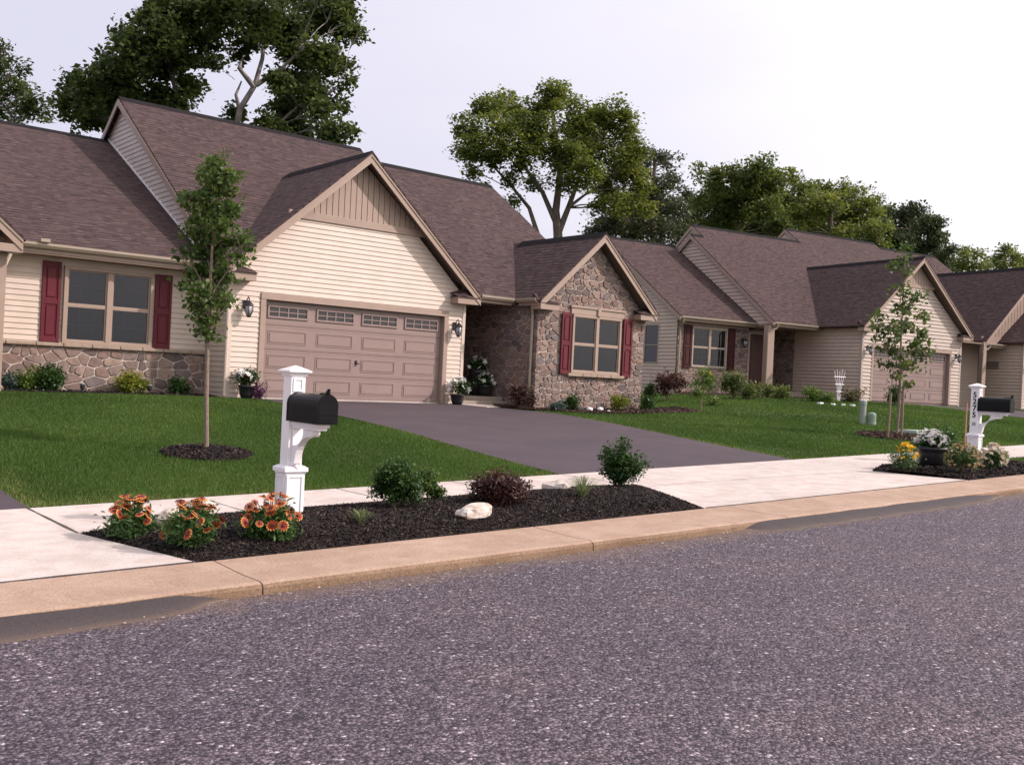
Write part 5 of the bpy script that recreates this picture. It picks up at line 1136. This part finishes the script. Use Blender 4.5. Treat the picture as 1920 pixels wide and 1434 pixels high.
# stakes
p_ = onG(1808, 850); m = MB(); m.bbox(-.02, .02, -.012, .012, -.1, 1.02, .003); o = m.build('garden_stake', M['redwood']); o.location = p_; tag(o, 'single reddish wooden stake standing behind the numbered mailbox post', 'stake')
p_ = onG(1822, 842); t = shrub('climbing_plant', 'thin climbing plant growing up the reddish wooden stake', 'plant', p_, .22, .8, 'lf_gail', .05, 160, None, nb=5)

# ---------------- trees
def branch(m, a, b, r0, r1, rr, n=5, wob=.08, seg=6):
    a, b = Vector(a), Vector(b); L_ = (b-a).length; pts = []
    off = Vector((rr.uniform(-1, 1), rr.uniform(-1, 1), rr.uniform(.0, 1)))*L_*wob
    for k in range(n+1):
        t = k/n; pts.append(a.lerp(b, t)+off*math.sin(t*math.pi)+Vector((rr.uniform(-1, 1), rr.uniform(-1, 1), rr.uniform(-1, 1)))*L_*.018*(0 < k < n))
    m.tube(pts, [r0+(r1-r0)*(k/n) for k in range(n+1)], seg, caps=False); return pts
def tree(name, label, D, trunk, blobs, mat, leaf, per=7, nl=16, bark='trunk', r0=.25, group=None, deep=1.0, limbs=None, spread=.32, shell=.35, seed=1, up=.4, twigs=True):
    """trunk: list of pixel points bottom-up; blobs in pixel units; everything is laid out in metres at distance D"""
    rr = random.Random(seed); k = D/FPX
    gb_ = atD(trunk[0][0], trunk[0][1], D); base = Vector((gb_.x, gb_.y, lawnz(gb_.x, gb_.y)-.2))
    t = thing(name, label, 'tree', base, 0, group); m = MB()
    tp = [base]+[atD(u, v, D) for u, v in trunk[1:]]; n = len(tp)
    rad = [r0*(1-.75*i/(n-1)) for i in range(n)]; m.tube([p-base for p in tp], rad, 9)
    for lb in (limbs or []):
        P_ = [atD(u, v, D)-base for u, v in lb[1:]]; 
        for i in range(1, len(P_)-0): P_[i] = P_[i]+Vector((rr.uniform(-.5, .5), rr.uniform(-.5, .5), 0))*i*.4
        nn = len(P_); m.tube(P_, [lb[0]*(1-.7*i/(nn-1)) for i in range(nn)], 7)
    B = []
    ends = [Vector(p)-base for p in tp[1:]]+[atD(u, v, D)-base for lb in (limbs or []) for u, v in lb[1:]]
    for u, v, r_ in blobs:
        r_ = r_*k*(1.22 if D > 35 else 1.25); c = atD(u, v, D+rr.uniform(-1, 1)*r_*2.2*deep)-base; B.append((tuple(c), (r_, r_, r_*.85)))
        low = [e for e in ends if e.z < c.z+.3*r_] or ends
        near = min(low, key=lambda e: (e-c).length); 
        if twigs and (near-c).length > .1: 
            P_ = branch(m, near, c, max(.006 if D < 35 else .012, r0*(.22 if D < 35 else .15)*min(1, r_)), max(.006, r0*.06), rr)
            for q in range(5):
                e = c+Vector((rr.uniform(-1, 1), rr.uniform(-1, 1), rr.uniform(-.6, 1)))*r_*.8; branch(m, P_[3], e, max(.004 if D < 35 else .01, r0*.08), .004*max(1, D/30), rr, 3)
    m.build('trunk', M[bark], t)
    lm = 1.05 if D > 35 else 1.0; nl2 = nl*3.9 if D > 35 else nl*1.3
    Pp, T = clumps(B, per*(1.7 if D > 35 else 4.2), spread*1.1, nl2, shell*.5); cloud_mesh('crown', leaves(Pp, leaf*lm, up, .7), 4, T, M[mat], t); return t
TG = 'trees behind the houses'
tree('sycamore_tree', 'tall sycamore with pale forked limbs behind the left house, cut by the top edge', 42,
     [(430, 735), (432, 300), (450, 205), (478, 160), (492, 110), (498, 50), (505, -40)],
     [(330, 30, 52), (415, 15, 48), (370, -40, 60), (255, 85, 40), (215, 145, 40), (170, 165, 34), (285, 120, 46), (240, 190, 42), (335, 105, 42), (140, 195, 28), (160, 225, 24), (300, 185, 36), (300, 60, 38), (355, 160, 26), (130, 150, 16), (245, 110, 38), (195, 205, 34), (330, 200, 24), (380, 70, 34), (400, 120, 15), (225, 230, 28),
      (520, 40, 48), (600, 30, 48), (555, 100, 40), (565, 155, 44), (640, 55, 26), (630, 15, 34), (600, 100, 30), (540, 205, 38), (595, 215, 24), (440, 215, 20), (505, 240, 30), (630, 250, 26), (480, 30, 42), (460, -30, 50), (540, -40, 60), (620, -50, 50), (465, 75, 24), (645, 120, 16), (650, 160, 12), (640, 195, 14), (615, 130, 20), (560, 240, 30), (590, 185, 24), (665, 60, 18), (520, 150, 24), (445, 110, 14)],
     'lf_syc', .19, per=24, nl=11, bark='pale_bark', r0=.17, group=TG, spread=.24, shell=.0, seed=3, deep=1.3,
     limbs=[(.17, (430, 300), (350, 220), (325, 130), (320, 40), (330, -40)), (.13, (478, 165), (450, 130), (440, 100)), (.12, (480, 160), (520, 130), (560, 90)), (.14, (432, 290), (500, 250), (560, 200)), (.12, (350, 220), (250, 190), (170, 180)), (.1, (450, 210), (442, 180), (440, 150)), (.08, (560, 200), (610, 180), (640, 150))])
tree('tree', 'crown of a loose tree at the left edge, behind the left roof', 52, [(-60, 740), (-50, 300), (-30, 200), (0, 120)],
     [(-10, 115, 26), (20, 165, 28), (50, 195, 22), (0, 205, 28), (35, 130, 14), (70, 185, 12), (-30, 160, 40), (30, 215, 18), (75, 210, 8), (5, 95, 12)], 'lf_syc', .17, per=9, nl=22, group=TG, r0=.25, seed=5, spread=.30)
tree('tree', 'broad light green tree with several dark trunks behind the stone wing', 62, [(1046, 745), (1046, 440), (1042, 395), (1050, 330), (1040, 250), (1035, 190)],
     [(905, 205, 26), (870, 240, 26), (860, 280, 16), (945, 195, 28), (1035, 185, 28), (1010, 205, 28), (1045, 175, 16), (990, 240, 36), (930, 255, 36), (890, 280, 30), (1080, 235, 34), (1075, 280, 30), (1140, 212, 30), (1115, 215, 18), (1160, 235, 28), (1180, 265, 24), (1120, 280, 34), (1045, 280, 34), (980, 300, 30), (1155, 310, 32), (1190, 330, 28), (1100, 330, 30), (925, 305, 20), (955, 335, 14), (1060, 345, 20), (1140, 350, 28), (1200, 355, 20), (1000, 345, 18), (970, 215, 24), (885, 320, 14), (1080, 195, 18), (1180, 300, 24), (1195, 285, 16), (1165, 385, 24), (1205, 395, 22), (1120, 385, 16), (905, 350, 12), (965, 375, 12), (1100, 240, 26), (1010, 270, 26), (1060, 310, 26)],
     'lf_light', .185, per=13, nl=17, group=TG, r0=.34, seed=9, spread=.30, deep=1.2, shell=.25, up=.9,
     limbs=[(.22, (1046, 440), (1065, 390), (1100, 330), (1130, 260)), (.18, (1043, 420), (1010, 360), (975, 300), (940, 250)), (.16, (1010, 445), (990, 390), (950, 350), (900, 290)), (.12, (1065, 390), (1100, 365), (1150, 330)), (.1, (1000, 430), (975, 400), (935, 385))])
tree('tree', 'darker ragged tree with a spiky top, right of the broad light green tree', 66, [(1225, 745), (1225, 440), (1222, 380), (1228, 310), (1225, 280)],
     [(1228, 285, 16), (1212, 315, 20), (1255, 310, 18), (1230, 350, 28), (1265, 345, 20), (1200, 365, 20), (1190, 400, 28), (1240, 400, 28), (1270, 385, 20), (1215, 420, 24), (1150, 405, 26), (1120, 430, 18), (1170, 430, 22), (1250, 430, 20), (1280, 415, 16), (1216, 290, 8), (1140, 430, 22), (1190, 440, 20), (1230, 445, 22), (1270, 445, 20), (1215, 385, 24)], 'lf_dark', .19, per=8, nl=16, group=TG, r0=.28, seed=12, deep=1.2)
tree('tree', 'dark green rounded tree behind the ridge of the middle house', 70, [(1380, 745), (1380, 440), (1375, 390), (1385, 330)],
     [(1317, 322, 14), (1345, 335, 22), (1372, 325, 20), (1425, 322, 28), (1400, 335, 26), (1340, 360, 30), (1395, 365, 34), (1445, 345, 26), (1312, 385, 22), (1365, 400, 30), (1435, 390, 32), (1330, 415, 24), (1410, 420, 26), (1465, 375, 20), (1465, 420, 20), (1300, 415, 16), (1380, 430, 22), (1290, 435, 20), (1335, 440, 22), (1430, 440, 24), (1480, 440, 20), (1365, 365, 28), (1420, 360, 26)], 'lf_mid', .2, per=8, nl=20, group=TG, r0=.34, seed=14, deep=1.2, shell=.2)
tree('tree', 'lighter green tree right of the dark rounded tree, above the far roof ridge', 73, [(1560, 745), (1560, 440), (1558, 415), (1560, 400)],
     [(1487, 335, 16), (1505, 355, 20), (1480, 380, 20), (1530, 375, 24), (1570, 370, 26), (1608, 368, 20), (1540, 400, 28), (1590, 400, 26), (1500, 415, 24), (1630, 395, 18), (1610, 425, 24), (1560, 430, 26), (1520, 435, 22), (1480, 425, 16), (1640, 430, 22), (1625, 385, 20), (1545, 355, 18), (1590, 355, 18), (1645, 385, 16), (1590, 440, 22), (1655, 455, 16), (1560, 385, 22), (1500, 385, 20)], 'lf_light', .2, per=8, nl=18, group=TG, r0=.3, seed=17, deep=1.2)
tree('tree', 'dense dark green drooping tree above the far end of the roofs', 77, [(1705, 745), (1705, 480), (1705, 430)],
     [(1670, 405, 22), (1710, 398, 22), (1740, 420, 24), (1650, 430, 24), (1700, 435, 34), (1755, 450, 22), (1675, 460, 28), (1730, 465, 26), (1775, 470, 14), (1645, 455, 20), (1770, 490, 16), (1740, 490, 20)], 'lf_dark2', .19, per=12, nl=18, group=TG, r0=.3, seed=19, shell=.1, up=.1)
tree('tree', 'small pale green tree right of the drooping tree', 84, [(1815, 745), (1815, 500), (1815, 470)],
     [(1812, 468, 12), (1802, 485, 13), (1830, 480, 12), (1822, 500, 15), (1792, 500, 12), (1840, 498, 10), (1780, 508, 10)], 'lf_light', .2, per=9, nl=18, group=TG, r0=.2, seed=22)
tree('tree', 'small rounded tree at the right edge, above the far dark roof', 86, [(1885, 745), (1885, 500), (1885, 475)],
     [(1888, 472, 13), (1872, 485, 11), (1902, 485, 11), (1860, 497, 12), (1890, 500, 14), (1915, 492, 14), (1848, 503, 9), (1930, 500, 16)], 'lf_light', .2, per=9, nl=18, group=TG, r0=.2, seed=24)
tree('tree', 'shaded dark tree low behind the ridge, between the broad tree and the ragged tree', 82, [(1175, 745), (1175, 445), (1180, 400)],
     [(1150, 370, 22), (1185, 385, 28), (1225, 390, 28), (1140, 415, 24), (1180, 425, 28), (1230, 430, 28), (1270, 400, 28), (1280, 430, 26), (1120, 440, 16), (1300, 380, 22), (1310, 430, 22)], 'lf_dark2', .2, per=9, nl=18, group=TG, r0=.25, seed=41, shell=.1)
tree('tree', 'shaded dark tree low behind the ridge of the middle house, under the rounded tree', 84, [(1440, 745), (1440, 445), (1440, 400)],
     [(1345, 385, 26), (1390, 390, 30), (1440, 375, 28), (1475, 395, 28), (1360, 425, 28), (1410, 425, 28), (1455, 430, 28), (1500, 420, 26), (1325, 430, 20), (1510, 385, 22)], 'lf_mid', .2, per=9, nl=18, group=TG, r0=.25, seed=43, shell=.1)
tree('tree', 'shaded tree low behind the far ridge, between the lighter tree and the drooping tree', 86, [(1600, 745), (1600, 450), (1600, 420)],
     [(1545, 400, 26), (1590, 400, 26), (1630, 410, 26), (1550, 435, 26), (1600, 440, 26), (1645, 440, 28), (1680, 450, 26), (1690, 475, 22), (1760, 480, 22), (1790, 500, 14), (1520, 440, 20)], 'lf_mid', .2, per=9, nl=18, group=TG, r0=.25, seed=45, shell=.1)
# young street trees
D1_ = depth(T1); d1 = (T1.x, T1.y)
tree('young_tree', 'slim young pear tree standing in the near round mulch bed', D1_, [(388, 852), (387, 740), (389, 650), (393, 560), (398, 460), (405, 380), (408, 310)],
     [(408, 308, 17), (396, 328, 20), (424, 330, 17), (402, 355, 20), (428, 360, 14), (347, 375, 11), (370, 382, 17), (398, 392, 22), (426, 390, 16), (380, 415, 19), (415, 420, 20), (360, 440, 15), (394, 448, 20), (424, 452, 16), (455, 440, 10), (458, 462, 10), (444, 488, 12), (375, 475, 18), (405, 480, 19), (338, 480, 10), (360, 508, 16), (390, 512, 20), (420, 520, 17), (347, 535, 9), (378, 545, 17), (408, 550, 16), (425, 562, 9), (370, 575, 11), (398, 582, 13), (394, 605, 8), (376, 602, 6), (386, 622, 6), (398, 628, 5), (372, 590, 8)],
     'lf_young', .068, per=120, nl=16, bark='young_bark', r0=.036, spread=.07, shell=.1, seed=31, deep=.8, up=.0)
D2_ = depth(T2)
tree('young_tree', 'thin young maple with sparse leaves, tied between two stakes near the right mailbox', D2_, [(1680, 820), (1686, 760), (1688, 700), (1690, 620), (1694, 540), (1698, 470)],
     [(1698, 466, 7), (1697, 490, 8), (1700, 510, 6), (1690, 545, 11), (1676, 500, 5), (1716, 560, 9), (1732, 592, 9), (1650, 590, 9), (1640, 612, 8), (1690, 580, 13), (1672, 618, 13), (1700, 615, 15), (1728, 630, 13), (1714, 650, 14), (1672, 650, 14), (1690, 680, 14), (1712, 690, 10), (1664, 685, 9), (1736, 650, 9), (1655, 630, 9), (1730, 665, 8), (1700, 720, 6), (1680, 705, 8)],
     'lf_maple', .10, per=48, nl=13, bark='young_bark', r0=.035, spread=.10, shell=.1, seed=33, deep=.8, up=.0)
for du, ln, lb in ((-14, 1.05, 'left of the two weathered wooden stakes holding the far young tree'), (12, 1.1, 'right of the two weathered wooden stakes holding the far young tree')):
    p_ = onG(1678+du, 822); m = MB(); m.tube([(0, 0, -.1), (.05*(1 if du < 0 else -.4), 0, ln)], .028, 7); o = m.build('tree_stake', M['wood']); o.location = p_; tag(o, lb, 'stake')
p_ = onG(1677, 760); t = shrub('shrub', 'dark upright shrub seen behind the far young tree trunk, before the garage', 'shrub', p_, .55, .75, 'lf_box', .07, 900)

# ---------------- utility boxes
p_ = onG(1617, 794); t = thing('utility_pedestal', 'tall grey utility pedestal on the right lawn', 'utility pedestal', p_); k = depth(p_)/FPX
m = MB(); m.lathe([(.085, -.05), (.085, .50), (.095, .505), (.095, .60), (.085, .62), (.03, .63)], (0, 0, 0), 16); m.build('pedestal', M['ped'], t); m = MB(); m.bbox(.05, .09, -.05, -.02, .35, .5); m.build('label_plate', M['stickr'], t)
p_ = onG(1634, 795); t = thing('utility_pedestal', 'short green utility pedestal beside the tall grey one', 'utility pedestal', p_)
m = MB(); m.lathe([(.115, -.05), (.115, .24), (.105, .285), (.07, .31), (.02, .315)], (0, 0, 0), 16); m.build('pedestal', M['ped2'], t, smooth=False); m = MB(); m.lathe([(.125, -.03), (.125, .03), (.116, .035)], (0, 0, 0), 16); m.build('base_ring', M['ped'], t)
p_ = onG(1732, 812); t = thing('utility_cover', 'flat pale green utility vault lid in the right lawn', 'utility cover', p_, R(-12)); m = MB(); m.bbox(-.62, .62, -.3, .3, -.05, .07, .015); m.build('lid', M['slab'], t); m = MB(); m.bbox(-.68, .68, -.36, .36, -.08, .03, .01); m.build('collar', M['ped'], t)

# ---------------- foundation plants, near house
def fs(u, v, w_, h_, mat, leaf, n, label, **kw):
    p, a, b = gsh(u, v, w_, h_, kw.pop('fz', lawnz), kw.pop('y', None)); return shrub(kw.pop('name', 'shrub'), label, kw.pop('cat', 'shrub'), p, a, b, mat, leaf, n, kw.pop('grp', 'foundation shrubs along the houses'), **kw)
fs(88, 738, 64, 56, 'lf_box', .06, 1500, 'dark green pointed shrub by the left stone wall, left of the window', y=21.25)
fs(45, 737, 48, 34, 'lf_lime2', .05, 900, 'low bright green shrub at the left edge of the picture', y=21.25)
fs(18, 741, 50, 30, 'lf_blue', .045, 800, 'blue grey spreading juniper at the left edge of the picture', y=21.25)
fs(245, 740, 76, 48, 'lf_lime', .055, 1500, 'yellow green shrub against the left stone wall under the window', y=21.25)
fs(338, 742, 50, 32, 'lf_box', .055, 700, 'small dark green shrub by the stone wall, left of the pear tree trunk', y=21.25)
fs(978, 762, 66, 50, 'lf_burg', .06, 1500, 'red brown barberry bush at the left corner of the stone wing', asp=.4, y=19.35)
fs(1070, 764, 46, 32, 'lf_box', .05, 900, 'low dark green shrub in front of the stone wing', y=19.1)
fs(1048, 768, 32, 20, 'lf_blue', .04, 500, 'tiny blue grey shrub in front of the stone wing', y=18.8)
fs(1158, 766, 46, 36, 'lf_lime', .05, 1000, 'yellow green shrub at the right end of the stone wing', y=19.05)
fs(1214, 768, 36, 28, 'lf_box', .05, 700, 'round green shrub beyond the right corner of the stone wing', y=19.1)
fs(1216, 750, 32, 36, 'lf_box', .06, 600, 'dark green shrub between the stone wing and the burgundy bush')
fs(1252, 752, 56, 62, 'lf_burg', .075, 1400, 'tall purple burgundy bush by the corner of the middle house', asp=.5)
fs(1375, 748, 66, 54, 'lf_mid', .08, 1300, 'loose green bush in front of the middle house window')
t = fs(1315, 770, 60, 66, 'lf_lime2', .06, 1100, 'small ornamental tree with bright yellow green leaves on a thin stem', name='small_tree', cat='tree', blobs=[((0, 0, .75), (.34, .34, .22)), ((.2, .1, .85), (.22, .22, .16)), ((-.25, 0, .65), (.22, .22, .16)), ((0, 0, 1.0), (.18, .18, .14))])
for i, (u, v, w_, h_) in enumerate(((1408, 748, 40, 26), (1440, 746, 40, 24), (1466, 748, 30, 20))): fs(u, v, w_, h_, 'lf_mid', .09, 500, ('broad leaved plant below the dark front door of the middle house', 'broad leaved plant at the foot of the porch column', 'broad leaved plant right of the porch column')[i], name='leafy_plant', cat='plant')
fs(1525, 752, 48, 26, 'lf_lime2', .07, 800, 'bright green spreading shrub left of the white trellis')
fs(1552, 754, 26, 16, 'lf_lime2', .06, 350, 'small bright green plant at the foot of the white trellis')
fs(1598, 754, 48, 26, 'lf_mid2', .07, 700, 'brownish green shrub at the garage corner, right of the white trellis')
fs(1218+120, 760, 26, 14, 'lf_mid', .06, 250, 'low green perennial under the small ornamental tree')
fs(1483, 742, 44, 40, 'lf_box', .08, 600, 'dark arching plant on the shaded porch of the middle house')
# lilies
for u, v, lb in ((1328, 742, 'single yellow lily bloom left of the middle house window'), (1350, 738, 'pair of yellow lilies in front of the middle house window')):
    p_ = onG(u, v); t = shrub('lily', lb, 'lily', p_, .35, .6, 'lf_mid', .09, 120, 'yellow lilies by the middle house', asp=.2, nb=3)
    h_ = (v-702)*depth(p_)/FPX; q_ = [((0, 0, h_), 1.0, 2.5)]+([((.28, 0, h_+.08), .9, 2.2), ((.15, 0, h_+.02), 1.2, 3)] if u > 1340 else [])
    put_flowers(t, 'lf_yell', .15, 'five', q_); m = MB(); [m.tube([(0, 0, 0), (q__[0][0]*.5, 0, q__[0][2]*.6), q__[0]], .008, 5) for q__ in q_]; m.build('stems', M['lf_gail'], t)
# white trellis
p_ = onG(1572, 752); t = thing('trellis', 'white fan shaped garden trellis against the garage side wall', 'trellis', p_, PH-R(90)+R(90)); m = MB()
for k in range(5): x_ = (k-2)*.13; m.tube([((k-2)*.03, 0, 0), ((k-2)*.05, 0, .45), (x_*1.1, 0, 1.12+.05*(k % 2))], .011, 5)
m.build('trellis_frame', M['white'], t); m = MB()
for z_, w_ in ((.35, .16), (.62, .24), (.9, .3)): m.tube([(-w_, -.02, z_), (w_, -.02, z_)], .009, 5)
m.build('trellis_rails', M['white'], t)
# planters near the front doors
def planter(u, v, wpot, hpot, label, plabel, wf, hf, mat, fmat, nf, R_, extra=None, z=None):
    p_ = atY(u, v, 20.22) if z is None else (lambda d: d*(z/d.z))(ray(u, v)); p_.z = lawnz(p_.x, p_.y) if z is None else z; k = depth(p_)/FPX
    t = thing('flower_pot', label, 'flower pot', p_); a, b = wpot*k, hpot*k
    m = MB(); m.lathe([(a*.32, 0), (a*.45, b*.4), (a*.5, b*.85), (a*.54, b*.87), (a*.54, b), (a*.46, b), (a*.44, b*.9), (.01, b*.9)], (0, 0, 0), 18); m.build('pot', M['pot'], t, smooth=True)
    f = shrub('potted_plant', plabel, 'potted plant', p_+Vector((0, 0, b*.85)), wf*k, hf*k, mat, .05, 700, 'potted flowers by the doors', shell=.1)
    put_flowers(f, fmat, R_, 'five', dome(wf*k, hf*k*1.03, nf, len(plabel), .2)); return p_, k
planter(462, 745, 30, 26, 'dark pot to the left of the garage door', 'leafy plant with white blossoms left of the garage door', 50, 34, 'lf_box', 'lf_white', 24, .075)
p_ = atY(483, 747, 20.1); p_.z = lawnz(p_.x, p_.y); shrub('potted_plant', 'purple flowering plant trailing beside the left garage planter', 'potted plant', p_, .28, .36, 'lf_purp', .045, 500, 'potted flowers by the doors')
planter(857, 757, 26, 20, 'dark pot to the right of the garage door', 'plant with big white blossoms right of the garage door', 44, 32, 'lf_box', 'lf_white', 26, .09)
planter(908, 742, 26, 20, 'low dark pot standing on the shaded front porch', 'white flowers in the low pot on the front porch', 40, 26, 'lf_box', 'lf_white', 18, .08, z=-.45)
planter(893, 741, 30, 48, 'tall dark planter standing on the shaded front porch', 'white flowers in the tall planter on the front porch', 44, 30, 'lf_box', 'lf_white', 18, .075, z=-.45)
# small white solar lights and spot lights
for u, v, lb in ((1105, 771, 'left white round cap light'), (1125, 771, 'middle white round cap light'), (1141, 773, 'smallest, right white round cap light')):
    p_ = onG(u, v); s_ = .5 if u > 1130 else 1; t = thing('garden_light', lb+' in the bed before the stone wing', 'garden light', p_, 0, 'white cap lights in the mulch'); m = MB(); m.lathe([(.06*s_, .0), (.085*s_, .02*s_), (.09*s_, .07*s_), (.07*s_, .10*s_), (.01, .115*s_)], (0, 0, 0), 14); m.build('cap', M['white'], t, smooth=True); m = MB(); m.lathe([(.045*s_, -.06), (.045*s_, .001)], (0, 0, 0), 10); m.build('stem', M['ped'], t)
for i, (u, v) in enumerate(((1538, 757), (1562, 759), (1581, 760), (1598, 761))):
    p_ = onG(u, v); m = MB(); m.bbox(-.11, .11, -.06, .06, -.02, .05, .012); o = m.build('edging_stone', M['white']); o.location = p_; o.rotation_euler = (0, 0, R(20*i)); tag(o, ('leftmost', 'second', 'third', 'rightmost')[i]+' small white edging stone below the white trellis', 'edging stone', 'white edging stones')
for u, v, lb in ((154, 740, 'small spot light at the stone wall beside the dark green shrub'), (280, 741, 'small spot light right of the yellow green shrub')):
    p_ = onG(u, v); t = thing('spot_light', lb, 'spot light', p_, 0, 'spot lights at the left wall'); m = MB(); m.tube([(0, 0, -.05), (0, 0, .12)], .012, 6); m.lathe([(.02, .10), (.045, .13), (.05, .19), (.04, .2)], (0, 0, 0), 10); m.build('housing', M['iron'], t); m = MB(); m.lathe([(.05, .2), (.055, .215), (.02, .225)], (0, 0, 0), 10); m.build('lens_cap', M['lampglass'], t)
n = 1500; X = RNG.uniform(1.5, 34, n); Y = 6.14-np.abs(RNG.normal(size=n))*.16; k = RNG.random(n) < np.where((X < 3.2) | ((X > 8.6) & (X < 15.4)), .25, 1); X = X[k]; Y = Y[k]; n = len(X)
Pn = np.stack([X, Y, np.array([S(x) for x in X])-.078], 1); a = rand_unit(n); a[:, 2] *= .3; b = np.cross(a, np.array([0, 0, 1.0])); l = RNG.uniform(.004, .014, n)[:, None]
V = np.stack([Pn-a*l, Pn-b*l, Pn+a*l, Pn+b*l], 1); V[:, 0, 2] += .004; V[:, 2, 2] += .006
tag(cloud_mesh('gravel', V, 4, RNG.random(n), M['grit']), 'loose grit and pebbles along the foot of the curb', 'gravel', None, 'stuff')
# ================================================================== CAMERA, LIGHT, WORLD
cam = bpy.data.cameras.new('Camera'); co = bpy.data.objects.new('Camera', cam); COL.objects.link(co)
co.matrix_world = CAMM.to_4x4(); cam.sensor_width = 36; cam.lens = 36*FPX/1920; cam.clip_start = .1; cam.clip_end = 3000; SC.camera = co
SUN_EL, AZ = 36, 134                                       # azimuth measured from +Y towards +X
sd = Vector((math.sin(R(AZ))*math.cos(R(SUN_EL)), math.cos(R(AZ))*math.cos(R(SUN_EL)), math.sin(R(SUN_EL))))
sl = bpy.data.lights.new('sun', 'SUN'); sl.energy = 3.9; sl.angle = R(1.2); sl.color = (1, .87, .83)
so = bpy.data.objects.new('sun', sl); COL.objects.link(so); so.rotation_euler = sd.to_track_quat('Z', 'Y').to_euler()
w = bpy.data.worlds.new('World'); SC.world = w; w.use_nodes = True; nt = w.node_tree; bg = nt.nodes['Background']
sky = N(nt, 'ShaderNodeTexSky', sky_type='NISHITA'); sky.sun_disc = False; sky.sun_elevation = R(SUN_EL); sky.sun_rotation = R(AZ)
sky.air_density = 1.0; sky.dust_density = 6.0; sky.ozone_density = 1.0
tc = N(nt, 'ShaderNodeTexCoord'); dt = N(nt, 'ShaderNodeVectorMath', operation='DOT_PRODUCT'); L(nt, tc.outputs['Generated'], dt.inputs[0]); dt.inputs[1].default_value = sd
nz = N(nt, 'ShaderNodeTexNoise', Scale=2.2, Detail=5, Roughness=.55); mp = N(nt, 'ShaderNodeMapping'); mp.inputs['Scale'].default_value = (1, 1, 3.5); L(nt, tc.outputs['Generated'], mp.inputs[0]); L(nt, mp.outputs[0], nz.inputs['Vector'])
am = N(nt, 'ShaderNodeMath', operation='MULTIPLY_ADD'); L(nt, nz.outputs['Fac'], am.inputs[0]); am.inputs[1].default_value = .35; L(nt, dt.outputs['Value'], am.inputs[2])
veil = ramp(nt, am.outputs[0], [(.0, (.80, .77, .91)), (.35, (1.0, .95, 1.04)), (.62, (1.22, 1.17, 1.20)), (1, (1.40, 1.33, 1.34))])   # haze brightens towards the sun
vs_ = N(nt, 'ShaderNodeVectorMath', operation='SCALE'); vs_.inputs['Scale'].default_value = 10.0; L(nt, veil.outputs[0], vs_.inputs[0])
hz = mixc(nt, .7, sky.outputs[0], vs_.outputs[0])         # thin high cloud veil, faintly lilac
L(nt, hz, bg.inputs[0]); bg.inputs[1].default_value = .122
SC.view_settings.view_transform = 'Standard'; SC.view_settings.look = 'None'; SC.view_settings.exposure = .02; SC.view_settings.gamma = 1
SC.render.engine = 'CYCLES'
SC.cycles.max_bounces = 6; SC.cycles.transparent_max_bounces = 8
